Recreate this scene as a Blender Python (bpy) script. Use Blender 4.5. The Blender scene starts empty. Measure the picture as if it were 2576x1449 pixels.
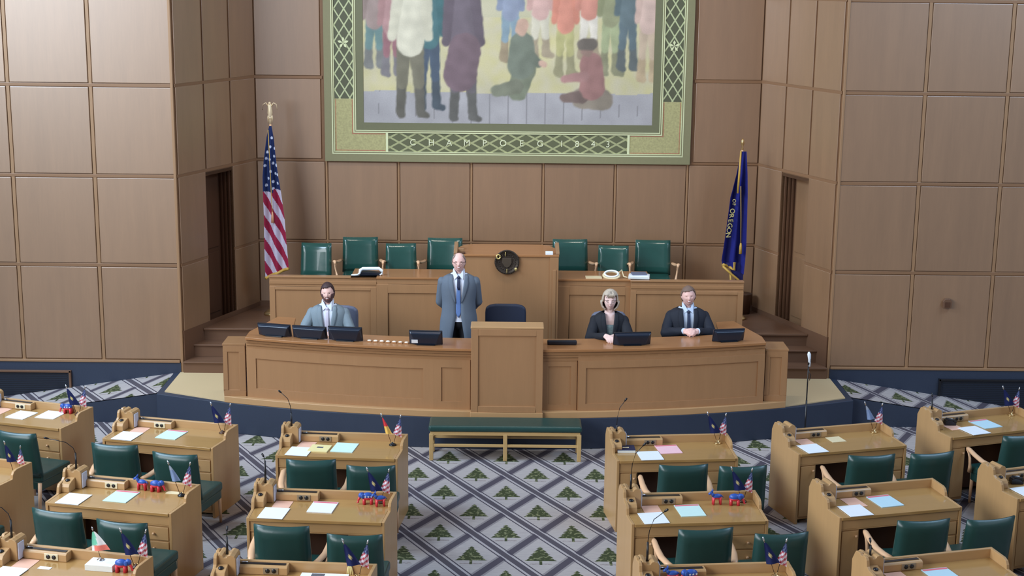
import bpy, bmesh, math, random
from mathutils import Vector, Matrix, noise
random.seed(7)
PI = math.pi
sc = bpy.context.scene
COL = sc.collection

# ------------------------------------------------------------------ camera, world, lights, exposure
CH = 5.13
th, yaw, roll = math.radians(12.1), math.radians(0.23), math.radians(0.62)
fw = Vector((math.sin(yaw)*math.cos(th), math.cos(yaw)*math.cos(th), -math.sin(th)))
r0 = Vector((math.cos(yaw), -math.sin(yaw), 0)); u0 = r0.cross(fw)
rt = r0*math.cos(roll) + u0*math.sin(roll); up = -r0*math.sin(roll) + u0*math.cos(roll)
cam = bpy.data.objects.new('camera', bpy.data.cameras.new('camera'))
COL.objects.link(cam)
M4 = Matrix.Identity(4)
for i in range(3):
    M4[i][0] = rt[i]; M4[i][1] = up[i]; M4[i][2] = -fw[i]
M4[2][3] = CH
cam.matrix_world = M4
cam.data.sensor_width = 36.0
cam.data.lens = 36.0*3650/2576
cam.data.clip_end = 100
sc.camera = cam
sc.view_settings.view_transform = 'Standard'
sc.view_settings.look = 'None'
sc.view_settings.gamma = 1.0
sc.view_settings.use_curve_mapping = False
sc.view_settings.exposure = 0.30

world = bpy.data.worlds.new('world'); sc.world = world
world.use_nodes = True
bg = world.node_tree.nodes['Background']
bg.inputs[0].default_value = (0.88, 0.88, 1.0, 1)
bg.inputs[1].default_value = 0.21

def area(name, loc, aim, sx, sy, power, color):
    l = bpy.data.lights.new(name, 'AREA'); l.shape = 'RECTANGLE'; l.size = sx; l.size_y = sy
    l.energy = power; l.color = color
    o = bpy.data.objects.new(name, l); COL.objects.link(o)
    o.location = loc
    o.rotation_euler = (Vector(aim)-Vector(loc)).to_track_quat('-Z', 'Y').to_euler()
    return o
area('window_daylight_left', (-9.3, 3.5, 6.4), (0, 3.5, 6.4), 15, 6.0, 1950, (0.90, 0.95, 1.0))
area('upper_fill_left', (-8.6, 13.0, 8.4), (-4.6, 17.15, 4.9), 6, 2.2, 900, (0.56, 0.76, 1.0))  # cool fill light added to brighten the top of the left wing
area('window_daylight_right', (9.3, 8.0, 7.2), (0, 8.0, 7.2), 12, 5.0, 170, (0.74, 0.84, 1.0))
area('upper_fill_right', (8.6, 13.0, 8.8), (4.0, 17.15, 5.4), 6, 2.2, 420, (0.45, 0.68, 1.0))  # added cool fill for the upper right wing and the left recess
l_ = area('mural_lamps', (0, 15.2, 8.6), (0, 18.8, 2.0), 3.2, .5, 40, (1.0, 0.90, 0.78)); l_.data.spread = math.radians(95)

# ------------------------------------------------------------------ node helper
class X:
    """tiny expression wrapper over Math nodes"""
    def __init__(s, t, v): s.t = t; s.v = v
    def _m(s, op, *a):
        n = s.t.nodes.new('ShaderNodeMath'); n.operation = op
        for i, x in enumerate((s,)+a):
            if isinstance(x, X):
                if isinstance(x.v, (int, float)): n.inputs[i].default_value = x.v
                else: s.t.links.new(x.v, n.inputs[i])
            else: n.inputs[i].default_value = x
        return X(s.t, n.outputs[0])
    def __add__(s, o): return s._m('ADD', o)
    def __sub__(s, o): return s._m('SUBTRACT', o)
    def __mul__(s, o): return s._m('MULTIPLY', o)
    def __truediv__(s, o): return s._m('DIVIDE', o)
    def abs(s): return s._m('ABSOLUTE')
    def frac(s): return s._m('FRACT')
    def floor(s): return s._m('FLOOR')
    def lt(s, o): return s._m('LESS_THAN', o)
    def gt(s, o): return s._m('GREATER_THAN', o)
    def min(s, o): return s._m('MINIMUM', o)
    def max(s, o): return s._m('MAXIMUM', o)

def lin(c):
    f = lambda v: v/12.92 if v <= .04045 else ((v+.055)/1.055)**2.4
    return (f(c[0]/255), f(c[1]/255), f(c[2]/255), 1)

MATS = {}
def newmat(name):
    m = bpy.data.materials.new(name); m.use_nodes = True
    nt = m.node_tree
    return m, nt, nt.nodes['Principled BSDF']

def link(nt, a, b): nt.links.new(a, b)

def plain(name, rgb, rough=.5, metal=0, nz=.06, nscale=30, coat=0, bump=0, spec=.5):
    if name in MATS: return MATS[name]
    m, nt, b = newmat(name)
    b.inputs['Roughness'].default_value = rough; b.inputs['Metallic'].default_value = metal
    b.inputs['Coat Weight'].default_value = coat
    b.inputs['Specular IOR Level'].default_value = spec
    c = lin(rgb)
    tc = nt.nodes.new('ShaderNodeTexCoord'); n = nt.nodes.new('ShaderNodeTexNoise')
    n.inputs['Scale'].default_value = nscale; n.inputs['Detail'].default_value = 3
    link(nt, tc.outputs['Object'], n.inputs['Vector'])
    mx = nt.nodes.new('ShaderNodeMix'); mx.data_type = 'RGBA'
    mx.inputs[6].default_value = tuple(v*(1-nz) for v in c[:3])+(1,)
    mx.inputs[7].default_value = tuple(min(1, v*(1+nz)) for v in c[:3])+(1,)
    link(nt, n.outputs[0], mx.inputs[0]); link(nt, mx.outputs[2], b.inputs['Base Color'])
    if bump:
        bp = nt.nodes.new('ShaderNodeBump'); bp.inputs['Strength'].default_value = bump; bp.inputs['Distance'].default_value = .01
        link(nt, n.outputs[0], bp.inputs['Height']); link(nt, bp.outputs[0], b.inputs['Normal'])
    MATS[name] = m
    return m

def wood(name, rgb, axis='Z', rough=.35, var=.16, pieces=.10, coat=.0, fine=60):
    """oak veneer: grain streaks along axis, each piece slightly different in tone"""
    if name in MATS: return MATS[name]
    m, nt, b = newmat(name)
    b.inputs['Roughness'].default_value = rough
    b.inputs['Coat Weight'].default_value = coat; b.inputs['Coat Roughness'].default_value = .12 if coat < .32 else .38
    b.inputs['Specular IOR Level'].default_value = .4
    if coat > .9: b.inputs['Coat IOR'].default_value = 1.9
    tc = nt.nodes.new('ShaderNodeTexCoord'); oi = nt.nodes.new('ShaderNodeObjectInfo')
    mp = nt.nodes.new('ShaderNodeMapping')
    mp.inputs['Scale'].default_value = {'Z': (9, 9, .7), 'X': (.7, 9, 9), 'Y': (9, .7, 9)}[axis]
    link(nt, tc.outputs['Object'], mp.inputs[0])
    cb = nt.nodes.new('ShaderNodeCombineXYZ')
    rnd = X(nt, oi.outputs['Random'])
    a = rnd*37.0
    for i in range(3): link(nt, a.v, cb.inputs[i])
    link(nt, cb.outputs[0], mp.inputs['Location'])
    n1 = nt.nodes.new('ShaderNodeTexNoise'); n1.inputs['Scale'].default_value = 1.0; n1.inputs['Detail'].default_value = 5
    n1.inputs['Roughness'].default_value = .6
    link(nt, mp.outputs[0], n1.inputs['Vector'])
    n2 = nt.nodes.new('ShaderNodeTexNoise'); n2.inputs['Scale'].default_value = fine/9; n2.inputs['Detail'].default_value = 3
    link(nt, mp.outputs[0], n2.inputs['Vector'])
    v = (X(nt, n1.outputs[0])-.5)*(2.2*var) + (X(nt, n2.outputs[0])-.5)*(1.0*var) + (rnd-.5)*pieces + 1.0
    c = nt.nodes.new('ShaderNodeRGB'); c.outputs[0].default_value = lin(rgb)
    vm = nt.nodes.new('ShaderNodeVectorMath'); vm.operation = 'SCALE'
    link(nt, c.outputs[0], vm.inputs[0]); link(nt, v.v, vm.inputs['Scale'])
    link(nt, vm.outputs[0], b.inputs['Base Color'])
    MATS[name] = m
    return m

# ------------------------------------------------------------------ materials
W_WALL = wood('oak wall veneer', (142, 107, 76), 'Z', .36, .15, .08, coat=1.0)
W_TRIM = wood('oak wall trim', (152, 117, 85), 'Z', .38, .08, .05)
W_JOINT = wood('oak wall rail', (134, 100, 72), 'X', .4, .08, .05)
W_DAIS = wood('oak rostrum veneer', (166, 124, 86), 'Z', .34, .09, .04)
W_DAIS_H = wood('oak rostrum horizontal', (164, 122, 84), 'X', .30, .08, .04)
W_DAIS_TOP = wood('polished rostrum top', (168, 118, 76), 'X', .22, .08, .03)
W_BASE = wood('pale rostrum base', (186, 146, 102), 'X', .34, .07, .02)
W_DESK = wood('desk oak upright', (182, 144, 98), 'Z', .32, .10, .04)
W_DESK_H = wood('desk oak lengthwise', (184, 146, 100), 'X', .32, .10, .04)
W_DESK_TOP = wood('desk oak polished top', (172, 134, 82), 'X', .13, .09, .04, coat=.31)
W_ARM = wood('pale bent arm wood', (222, 178, 138), 'Y', .35, .06, .04)
W_BROWN = wood('brown stair wood', (110, 80, 60), 'X', .4, .1, .06)
W_DARK = wood('dark stained and shaded wood', (84, 56, 40), 'Z', .35, .12, .05)  # dark wood parts; also carries shade in the left doorway and knee holes
W_PALE = wood('pale golden bench wood', (196, 162, 108), 'X', .35, .07, .03)
KNOB = plain('worn wooden knob', (200, 160, 120), .35)
LEATHER = plain('dark green leather', (30, 66, 62), .36, nz=.12, nscale=14, coat=.10, bump=.12)
LEATHER_HI = plain('glossy dais leather', (36, 76, 68), .24, nz=.12, nscale=10, coat=.35, bump=.08)
BLUE_DADO = plain('blue black carpeted face', (44, 54, 72), .55, nz=.12, nscale=60)
BLUE_DADO2 = plain('dark grille face', (26, 34, 48), .55, nz=.1, nscale=60)
MAT_FLOOR = plain('beige floor mat', (204, 180, 138), .7, nz=.07, nscale=120)
BLACK = plain('matt black plastic', (26, 30, 40), .35, nz=.08)
BLACK2 = plain('satin black metal', (22, 22, 26), .3, nz=.05)
NAVY_SEAT = plain('navy task chair fabric', (34, 44, 66), .6, nz=.12, nscale=80)
SCREEN = plain('monitor back plastic', (28, 38, 54), .28, nz=.06)
CHROME = plain('bright metal', (210, 212, 216), .2, metal=1, nz=.03)
BRASS = plain('brass', (204, 172, 120), .3, metal=.9, nz=.06)
GOLD = plain('gold braid', (196, 158, 70), .55, nz=.2, nscale=90, bump=.4)
BRONZE = plain('dark bronze', (76, 66, 58), .42, metal=.6, nz=.2, nscale=50, bump=.3)
GOLDP = plain('polished gilt', (226, 200, 130), .3, metal=.6, nz=.05)
P_WHITE = plain('white paper', (236, 242, 246), .6, nz=.03)
P_EDGE = plain('paper block edge', (226, 230, 226), .7, nz=.05)
P_AQUA = plain('pale aqua paper', (206, 236, 230), .6, nz=.03)
P_BLUE = plain('pale blue paper', (190, 224, 236), .6, nz=.03)
P_SALMON = plain('salmon paper', (232, 184, 160), .6, nz=.03)
P_PINK = plain('pink paper', (246, 198, 206), .6, nz=.03)
P_YELLOW = plain('pale yellow booklet', (232, 218, 158), .6, nz=.05)
P_BEIGE = plain('beige card', (226, 210, 170), .6, nz=.04)
P_RED = plain('red header ink', (224, 120, 130), .6, nz=.05)
P_INK = plain('dark print', (96, 98, 104), .6, nz=.3, nscale=120)
NAVY = plain('navy cover', (24, 30, 66), .5, nz=.08)
CREAM = plain('cream plastic plate', (226, 214, 180), .4, nz=.03)
GREYPLATE = plain('grey metal plate', (146, 126, 100), .4, nz=.1)
TOY_RED = plain('toy red', (206, 52, 64), .35, nz=.03)
TOY_BLUE = plain('toy blue', (44, 84, 168), .35, nz=.03)
TOY_WHITE = plain('toy white', (232, 238, 246), .4, nz=.02)
GLASSBLUE = plain('reflective plastic sleeve', (196, 200, 216), .2, nz=.06)
SKIN1 = plain('skin ruddy', (238, 192, 180), .5, nz=.06, nscale=40)
SKIN2 = plain('skin light', (236, 192, 178), .5, nz=.06, nscale=40)
SKIN3 = plain('skin pale', (244, 208, 198), .5, nz=.06, nscale=40)
LIP = plain('lips', (176, 96, 94), .45, nz=.03)
TEETH = plain('teeth', (240, 236, 230), .3, nz=.02)
EYEW = plain('eye white', (226, 222, 218), .3, nz=.02)
IRIS = plain('iris', (48, 40, 38), .3, nz=.02)
SUIT_GREY = plain('slate grey suiting', (96, 108, 122), .8, nz=.10, nscale=160)
SUIT_LIGHT = plain('pale grey suiting', (124, 138, 146), .8, nz=.16, nscale=160)
SUIT_BLACK = plain('black jacket cloth', (24, 27, 36), .8, nz=.15, nscale=120)
SUIT_NAVY = plain('midnight navy suiting', (26, 31, 44), .8, nz=.15, nscale=120)
TROUSER = plain('dark trousers', (22, 24, 32), .8, nz=.1)
SHIRT = plain('white shirt', (226, 234, 248), .7, nz=.03)
SHIRT_B = plain('pale blue shirt', (204, 220, 242), .7, nz=.04)
TIE_BLUE = plain('blue tie', (96, 128, 184), .5, nz=.25, nscale=120)
TIE_DARK = plain('dark tie knot', (34, 44, 72), .5, nz=.1)
TIE_PALE = plain('pale patterned tie', (206, 200, 216), .5, nz=.2, nscale=140)
TIE_NAVY = plain('slate tie', (44, 54, 78), .5, nz=.1)
TOPFAB = plain('grey patterned top', (118, 136, 138), .8, nz=.5, nscale=70)
HAIR_BR = plain('dark brown hair', (62, 40, 40), .6, nz=.25, nscale=90, bump=.5)
HAIR_GB = plain('greying brown hair', (120, 98, 86), .6, nz=.2, nscale=90, bump=.5)
HAIR_GR = plain('short grey hair', (150, 132, 122), .6, nz=.2, nscale=90, bump=.5)
HAIR_BL = plain('ash blond hair', (190, 176, 158), .5, nz=.28, nscale=60, bump=.6)
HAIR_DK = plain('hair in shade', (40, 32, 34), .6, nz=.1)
BEARD = plain('brown beard', (104, 74, 72), .7, nz=.2, nscale=120, bump=.5)
FRAME_G = plain('spectacle frame', (34, 30, 34), .3, nz=.02)

def vcol_mat(name, rough=.7):
    m, nt, b = newmat(name)
    a = nt.nodes.new('ShaderNodeAttribute'); a.attribute_name = 'paint'
    n = nt.nodes.new('ShaderNodeTexNoise'); n.inputs['Scale'].default_value = 60; n.inputs['Detail'].default_value = 3
    tc = nt.nodes.new('ShaderNodeTexCoord'); link(nt, tc.outputs['Object'], n.inputs['Vector'])
    v = (X(nt, n.outputs[0])-.5)*.22+1.0
    vm = nt.nodes.new('ShaderNodeVectorMath'); vm.operation = 'SCALE'
    link(nt, a.outputs['Color'], vm.inputs[0]); link(nt, v.v, vm.inputs['Scale'])
    link(nt, vm.outputs[0], b.inputs['Base Color'])
    b.inputs['Roughness'].default_value = rough
    b.inputs['Specular IOR Level'].default_value = .2
    return m
PAINTED = vcol_mat('painted cloth', .75)
CANVAS = vcol_mat('painted canvas', .6)

def carpet():
    m, nt, b = newmat('patterned carpet')
    tc = nt.nodes.new('ShaderNodeTexCoord'); sp = nt.nodes.new('ShaderNodeSeparateXYZ')
    link(nt, tc.outputs['Object'], sp.inputs[0])
    wob = nt.nodes.new('ShaderNodeTexNoise'); wob.inputs['Scale'].default_value = 42; wob.inputs['Detail'].default_value = 3
    link(nt, tc.outputs['Object'], wob.inputs['Vector'])
    wb = X(nt, wob.outputs[0])-.5
    u = (X(nt, sp.outputs[0])-.02)/.628
    v = (X(nt, sp.outputs[1])-13.44)/1.09
    p = (u-v); q = (u+v)
    fp = (p+.5).frac()-.5          # distance from line p=int
    fq = (q+.5).frac()-.5
    # cell centres at half integers of p and q
    a = p.frac()-.5; c = q.frac()-.5
    du = (a+c)*.5; dv = (c-a)*.5
    # tree : apex dv .19, base -.10
    h = (dv+.105)/.30                # 0 at base, 1 at apex
    jag = ((h*4.6).frac()*.035)
    half = (h*-1.0+1.0)*.205 + .026 - jag + wb*.05
    tree = du.abs().lt(half) * h.gt(0.0) * h.lt(1.0)
    trunk = du.abs().lt(.020) * dv.gt(-.185) * dv.lt(-.09)
    tr = tree.max(trunk)
    ground = (du.abs()*1.0).lt(.16) * (dv+.17+wb*.03).abs().lt(.008)
    # bands
    band1 = fq.abs().lt(.085) * fq.abs().gt(-1.0)
    thin1 = (fq.abs()-.118).abs().lt(.0125)
    edge1 = (fq.abs()-.072).abs().lt(.014)
    band2 = fp.abs().lt(.068)
    soft2 = fp.abs().lt(.110)
    def mixc(fac, A, B):
        n = nt.nodes.new('ShaderNodeMix'); n.data_type = 'RGBA'
        if isinstance(fac, X): link(nt, fac.v, n.inputs[0])
        else: n.inputs[0].default_value = fac
        for s, i in ((A, 6), (B, 7)):
            if isinstance(s, tuple): n.inputs[i].default_value = s
            else: link(nt, s, n.inputs[i])
        return n.outputs[2]
    ns = nt.nodes.new('ShaderNodeTexNoise'); ns.inputs['Scale'].default_value = 9; ns.inputs['Detail'].default_value = 6
    mpp = nt.nodes.new('ShaderNodeMapping'); mpp.inputs['Scale'].default_value = (1, 7, 1)
    link(nt, tc.outputs['Object'], mpp.inputs[0]); link(nt, mpp.outputs[0], ns.inputs['Vector'])
    g = mixc(X(nt, ns.outputs[0]), lin((156, 148, 147)), lin((192, 183, 177)))
    leafn = nt.nodes.new('ShaderNodeTexNoise'); leafn.inputs['Scale'].default_value = 26; leafn.inputs['Detail'].default_value = 4
    link(nt, tc.outputs['Object'], leafn.inputs['Vector'])
    gl = X(nt, leafn.outputs[0])
    green = mixc(gl.gt(.56), lin((68, 74, 50)), lin((124, 126, 92)))
    col = mixc(soft2*.55, g, lin((106, 100, 106)))
    col = mixc(band2, col, lin((84, 78, 86)))
    col = mixc(band1, col, lin((88, 82, 88)))
    col = mixc(edge1, col, lin((176, 168, 168)))
    col = mixc(thin1, col, lin((76, 70, 80)))
    col = mixc(ground*.6, col, lin((120, 104, 100)))
    col = mixc(tr, col, green)
    link(nt, col, b.inputs['Base Color'])
    b.inputs['Roughness'].default_value = .9; b.inputs['Specular IOR Level'].default_value = .1
    bp = nt.nodes.new('ShaderNodeBump'); bp.inputs['Strength'].default_value = .25; bp.inputs['Distance'].default_value = .01
    nb = nt.nodes.new('ShaderNodeTexNoise'); nb.inputs['Scale'].default_value = 260
    link(nt, tc.outputs['Object'], nb.inputs['Vector']); link(nt, nb.outputs[0], bp.inputs['Height'])
    link(nt, bp.outputs[0], b.inputs['Normal'])
    return m
CARPET = carpet()

def lattice(name, per_a, per_b, ca, cb, cx=0, cz=0, w=.13):
    m, nt, b = newmat(name)
    tc = nt.nodes.new('ShaderNodeTexCoord'); sp = nt.nodes.new('ShaderNodeSeparateXYZ')
    link(nt, tc.outputs['Object'], sp.inputs[0])
    u = (X(nt, sp.outputs[0])-cx)/per_a; v = (X(nt, sp.outputs[2])-cz)/per_b
    f1 = ((u+v)+.5).frac()-.5; f2 = ((u-v)+.5).frac()-.5
    k = f1.abs().lt(w).max(f2.abs().lt(w))
    n = nt.nodes.new('ShaderNodeMix'); n.data_type = 'RGBA'
    link(nt, k.v, n.inputs[0]); n.inputs[6].default_value = lin(ca); n.inputs[7].default_value = lin(cb)
    link(nt, n.outputs[2], b.inputs['Base Color']); b.inputs['Roughness'].default_value = .6
    return m

# ------------------------------------------------------------------ mesh builder
class MB:
    def __init__(s): s.v = []; s.f = []; s.sm = []
    def add(s, vs, fs, smooth=False, M=None):
        o = len(s.v)
        for p in vs:
            p = Vector(p)
            if M is not None: p = M @ p
            s.v.append(tuple(p))
        for f in fs: s.f.append(tuple(i+o for i in f)); s.sm.append(smooth)
        return s
    def box(s, x0, x1, y0, y1, z0, z1, M=None):
        vs = [(x0,y0,z0),(x1,y0,z0),(x1,y1,z0),(x0,y1,z0),(x0,y0,z1),(x1,y0,z1),(x1,y1,z1),(x0,y1,z1)]
        fs = [(0,3,2,1),(4,5,6,7),(0,1,5,4),(1,2,6,5),(2,3,7,6),(3,0,4,7)]
        return s.add(vs, fs, False, M)
    def prism(s, poly, a0, a1, axis='Z', M=None, smooth=False):
        """poly: 2D outline; extruded along axis between a0 and a1"""
        n = len(poly)
        def mk(p, a):
            return {'Z': (p[0], p[1], a), 'X': (a, p[0], p[1]), 'Y': (p[0], a, p[1])}[axis]
        vs = [mk(p, a0) for p in poly]+[mk(p, a1) for p in poly]
        fs = [tuple(range(n))[::-1], tuple(range(n, 2*n))]
        o = len(s.v)
        s.add(vs, fs, False, M)
        s.add([], [], False)
        for i in range(n):
            j = (i+1) % n
            s.f.append((o+i, o+j, o+n+j, o+n+i)); s.sm.append(smooth)
        return s
    def tube(s, pts, rad, n=8, ref=(0,0,1), caps=True, M=None, flat=1.0):
        pts = [Vector(p) for p in pts]
        m = len(pts)
        if not isinstance(rad, (list, tuple)): rad = [rad]*m
        rings = []
        ref = Vector(ref)
        for i, p in enumerate(pts):
            t = (pts[min(i+1, m-1)]-pts[max(i-1, 0)]).normalized()
            r = ref
            if abs(t.dot(r)) > .95: r = Vector((1,0,0)) if abs(t.x) < .9 else Vector((0,1,0))
            a = t.cross(r).normalized(); b = a.cross(t).normalized()
            ra = rad[i]
            rx, ry = ra if isinstance(ra, (list, tuple)) else (ra, ra*flat)
            rings.append([p + a*(math.cos(2*PI*k/n)*rx) + b*(math.sin(2*PI*k/n)*ry) for k in range(n)])
        vs = [v for r in rings for v in r]; fs = []
        for i in range(m-1):
            for k in range(n):
                k2 = (k+1) % n
                fs.append((i*n+k, i*n+k2, (i+1)*n+k2, (i+1)*n+k))
        if caps:
            fs.append(tuple(range(n))[::-1]); fs.append(tuple((m-1)*n+k for k in range(n)))
        return s.add(vs, fs, True, M)
    def ellipsoid(s, c, r, nu=14, nv=9, M=None):
        vs = []; fs = []
        for j in range(nv+1):
            ph = PI*j/nv
            for i in range(nu):
                t = 2*PI*i/nu
                vs.append((c[0]+r[0]*math.sin(ph)*math.cos(t), c[1]+r[1]*math.sin(ph)*math.sin(t), c[2]+r[2]*math.cos(ph)))
        for j in range(nv):
            for i in range(nu):
                i2 = (i+1) % nu
                fs.append((j*nu+i, (j+1)*nu+i, (j+1)*nu+i2, j*nu+i2))
        return s.add(vs, fs, True, M)
    def lathe(s, prof, n=20, M=None, c=(0,0)):
        vs = []; fs = []
        m = len(prof)
        for (r, z) in prof:
            for k in range(n):
                t = 2*PI*k/n; vs.append((c[0]+r*math.cos(t), c[1]+r*math.sin(t), z))
        for i in range(m-1):
            for k in range(n):
                k2 = (k+1) % n
                fs.append((i*n+k, i*n+k2, (i+1)*n+k2, (i+1)*n+k))
        fs.append(tuple(range(n))[::-1]); fs.append(tuple((m-1)*n+k for k in range(n)))
        return s.add(vs, fs, True, M)
    def mesh(s, name, mat):
        me = bpy.data.meshes.new(name)
        me.from_pydata(s.v, [], s.f); me.update()
        me.polygons.foreach_set('use_smooth', s.sm)
        bm = bmesh.new(); bm.from_mesh(me)
        bmesh.ops.remove_doubles(bm, verts=bm.verts, dist=1e-6)
        bmesh.ops.recalc_face_normals(bm, faces=bm.faces); bm.to_mesh(me); bm.free()
        if mat: me.materials.append(mat)
        return me
    def build(s, name, mat, parent=None, bevel=0, loc=None):
        o = bpy.data.objects.new(name, s.mesh(name, mat)); COL.objects.link(o)
        if parent: o.parent = parent
        if loc: o.location = loc
        if bevel: bev(o, bevel)
        return o

def bev(o, w, seg=2):
    m = o.modifiers.new('bevel', 'BEVEL'); m.width = w; m.segments = seg; m.limit_method = 'ANGLE'; m.angle_limit = .7
    return o

def tag(o, label=None, cat=None, group=None, kind=None):
    if label: o['label'] = label
    if cat: o['category'] = cat
    if group: o['group'] = group
    if kind: o['kind'] = kind
    return o
def empty(name, loc=(0,0,0), rz=0, label=None, cat=None, group=None, kind=None):
    o = bpy.data.objects.new(name, None); COL.objects.link(o)
    o.empty_display_size = .1
    o.location = loc; o.rotation_euler = (0, 0, rz)
    return tag(o, label, cat, group, kind)
def inst(me_obj, name, parent=None, loc=(0,0,0), rz=0, scale=None):
    o = me_obj.copy(); o.name = name; COL.objects.link(o); o.parent = parent
    o.location = loc; o.rotation_euler = (0, 0, rz)
    if scale: o.scale = scale
    return o
def copy_tree(o, parent=None):
    c = o.copy(); COL.objects.link(c); c.parent = parent
    for ch in list(o.children): copy_tree(ch, c)
    return c
def struct(o, label=None): return tag(o, label, None, None, 'structure')
def Rz(a): return Matrix.Rotation(a, 4, 'Z')
def T(x, y, z): return Matrix.Translation((x, y, z))

# ------------------------------------------------------------------ panelled walls
ZJ = [0.50, 1.69, 2.77, 3.84, 4.91, 5.98]
WX = 3.93; WY = 17.15; BX = 3.28; BY = 18.85
PLAT = .82; L1 = .355

def panel_mesh(w, h, d=.018, bevel=.006):
    me = MB().box(-w/2, w/2, -d, 0, -h/2, h/2).mesh('panel', W_WALL)
    return me
PCACHE = {}
def add_panels(wall, xs, zs, gap=.052, skip=()):
    """wall local frame: x along wall, y=0 wall face, front is -y. panel slabs with battens between"""
    for i in range(len(xs)-1):
        for j in range(len(zs)-1):
            if (i, j) in skip: continue
            w = xs[i+1]-xs[i]-gap; h = zs[j+1]-zs[j]-gap
            key = (round(w, 3), round(h, 3))
            if key not in PCACHE:
                PCACHE[key] = panel_mesh(w, h)
            o = bpy.data.objects.new('panel', PCACHE[key]); COL.objects.link(o); o.parent = wall
            o.location = ((xs[i]+xs[i+1])/2, 0, (zs[j]+zs[j+1])/2)
            bev(o, .005, 2)
def add_battens(wall, xs, zs, z0, z1, x0, x1, w=.040):
    for x in xs:
        MB().box(x-w/2, x+w/2, -.013, 0, z0, z1).build('batten', W_TRIM, wall, bevel=.004)
    for z in zs:
        MB().box(x0, x1, -.0145, 0, z-w/2, z+w/2).build('rail', W_JOINT, wall, bevel=.004)

# wings (parallel to the picture plane)
XE = [WX, 4.90, 5.87, 6.84, 7.81]
for side, nm in ((-1, 'wall_left'), (1, 'wall_right')):
    w = MB().box(min(side*WX, side*8.2), max(side*WX, side*8.2), 0, .12, -.05, 6.2).build(nm, W_JOINT)
    w.location = (0, WY, 0)
    struct(w, 'honey oak panelled wing wall on the %s of the chamber' % ('left' if side < 0 else 'right'))
    xs = sorted([side*x for x in XE])
    add_panels(w, xs, ZJ)
    add_battens(w, [side*x for x in XE[1:]], ZJ[1:-1], .50, 6.2, min(side*WX, side*8.1), max(side*WX, side*8.1))
    x0, x1 = sorted((side*WX, side*(WX+.035)))
    MB().box(x0, x1, -.024, 0, .35, 6.2).build('corner_post', W_TRIM, w, bevel=.008)
    # blue black dado below the panels
    d = MB().box(min(side*(WX+.03), side*8.2), max(side*(WX+.03), side*8.2), -.03, .0, -.05, .485).build('baseboard_left' if side < 0 else 'baseboard_right', BLUE_DADO)
    d.location = (0, WY-.001, 0); struct(d, 'blue black dado strip below the %s wing panelling' % ('left' if side < 0 else 'right'))
    c = MB().box(min(side*(WX+.04), side*8.2), max(side*(WX+.04), side*8.2), -.04, .0, .485, .515).build('trim_1' if side < 0 else 'trim_2', W_TRIM, bevel=.004)
    c.location = (0, WY-.001, 0); struct(c, 'narrow oak cap over the dado')
    # framed grille
    g = empty('vent_grille', (side*6.55, WY-.032, 0), 0, 'dark framed grille set in the blue black dado at the %s edge of the photo' % ('left' if side < 0 else 'right'), 'vent')
    g.location.z = 0
    MB().box(-1.22, 1.22, -.012, 0, -.04, .365).build('grille_face', BLUE_DADO2, g)
    f = MB()
    f.box(-1.25, 1.25, -.035, 0, .355, .38); f.box(-1.25, -1.225, -.035, 0, -.04, .38); f.box(1.225, 1.25, -.035, 0, -.04, .38)
    f.build('grille_frame', W_BROWN if side < 0 else BLACK2, g, bevel=.003)
    for k in range(14):
        MB().box(-1.2, 1.2, -.018, -.012, .02+k*.024, .028+k*.024).build('slat', BLUE_DADO2, g)

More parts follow.
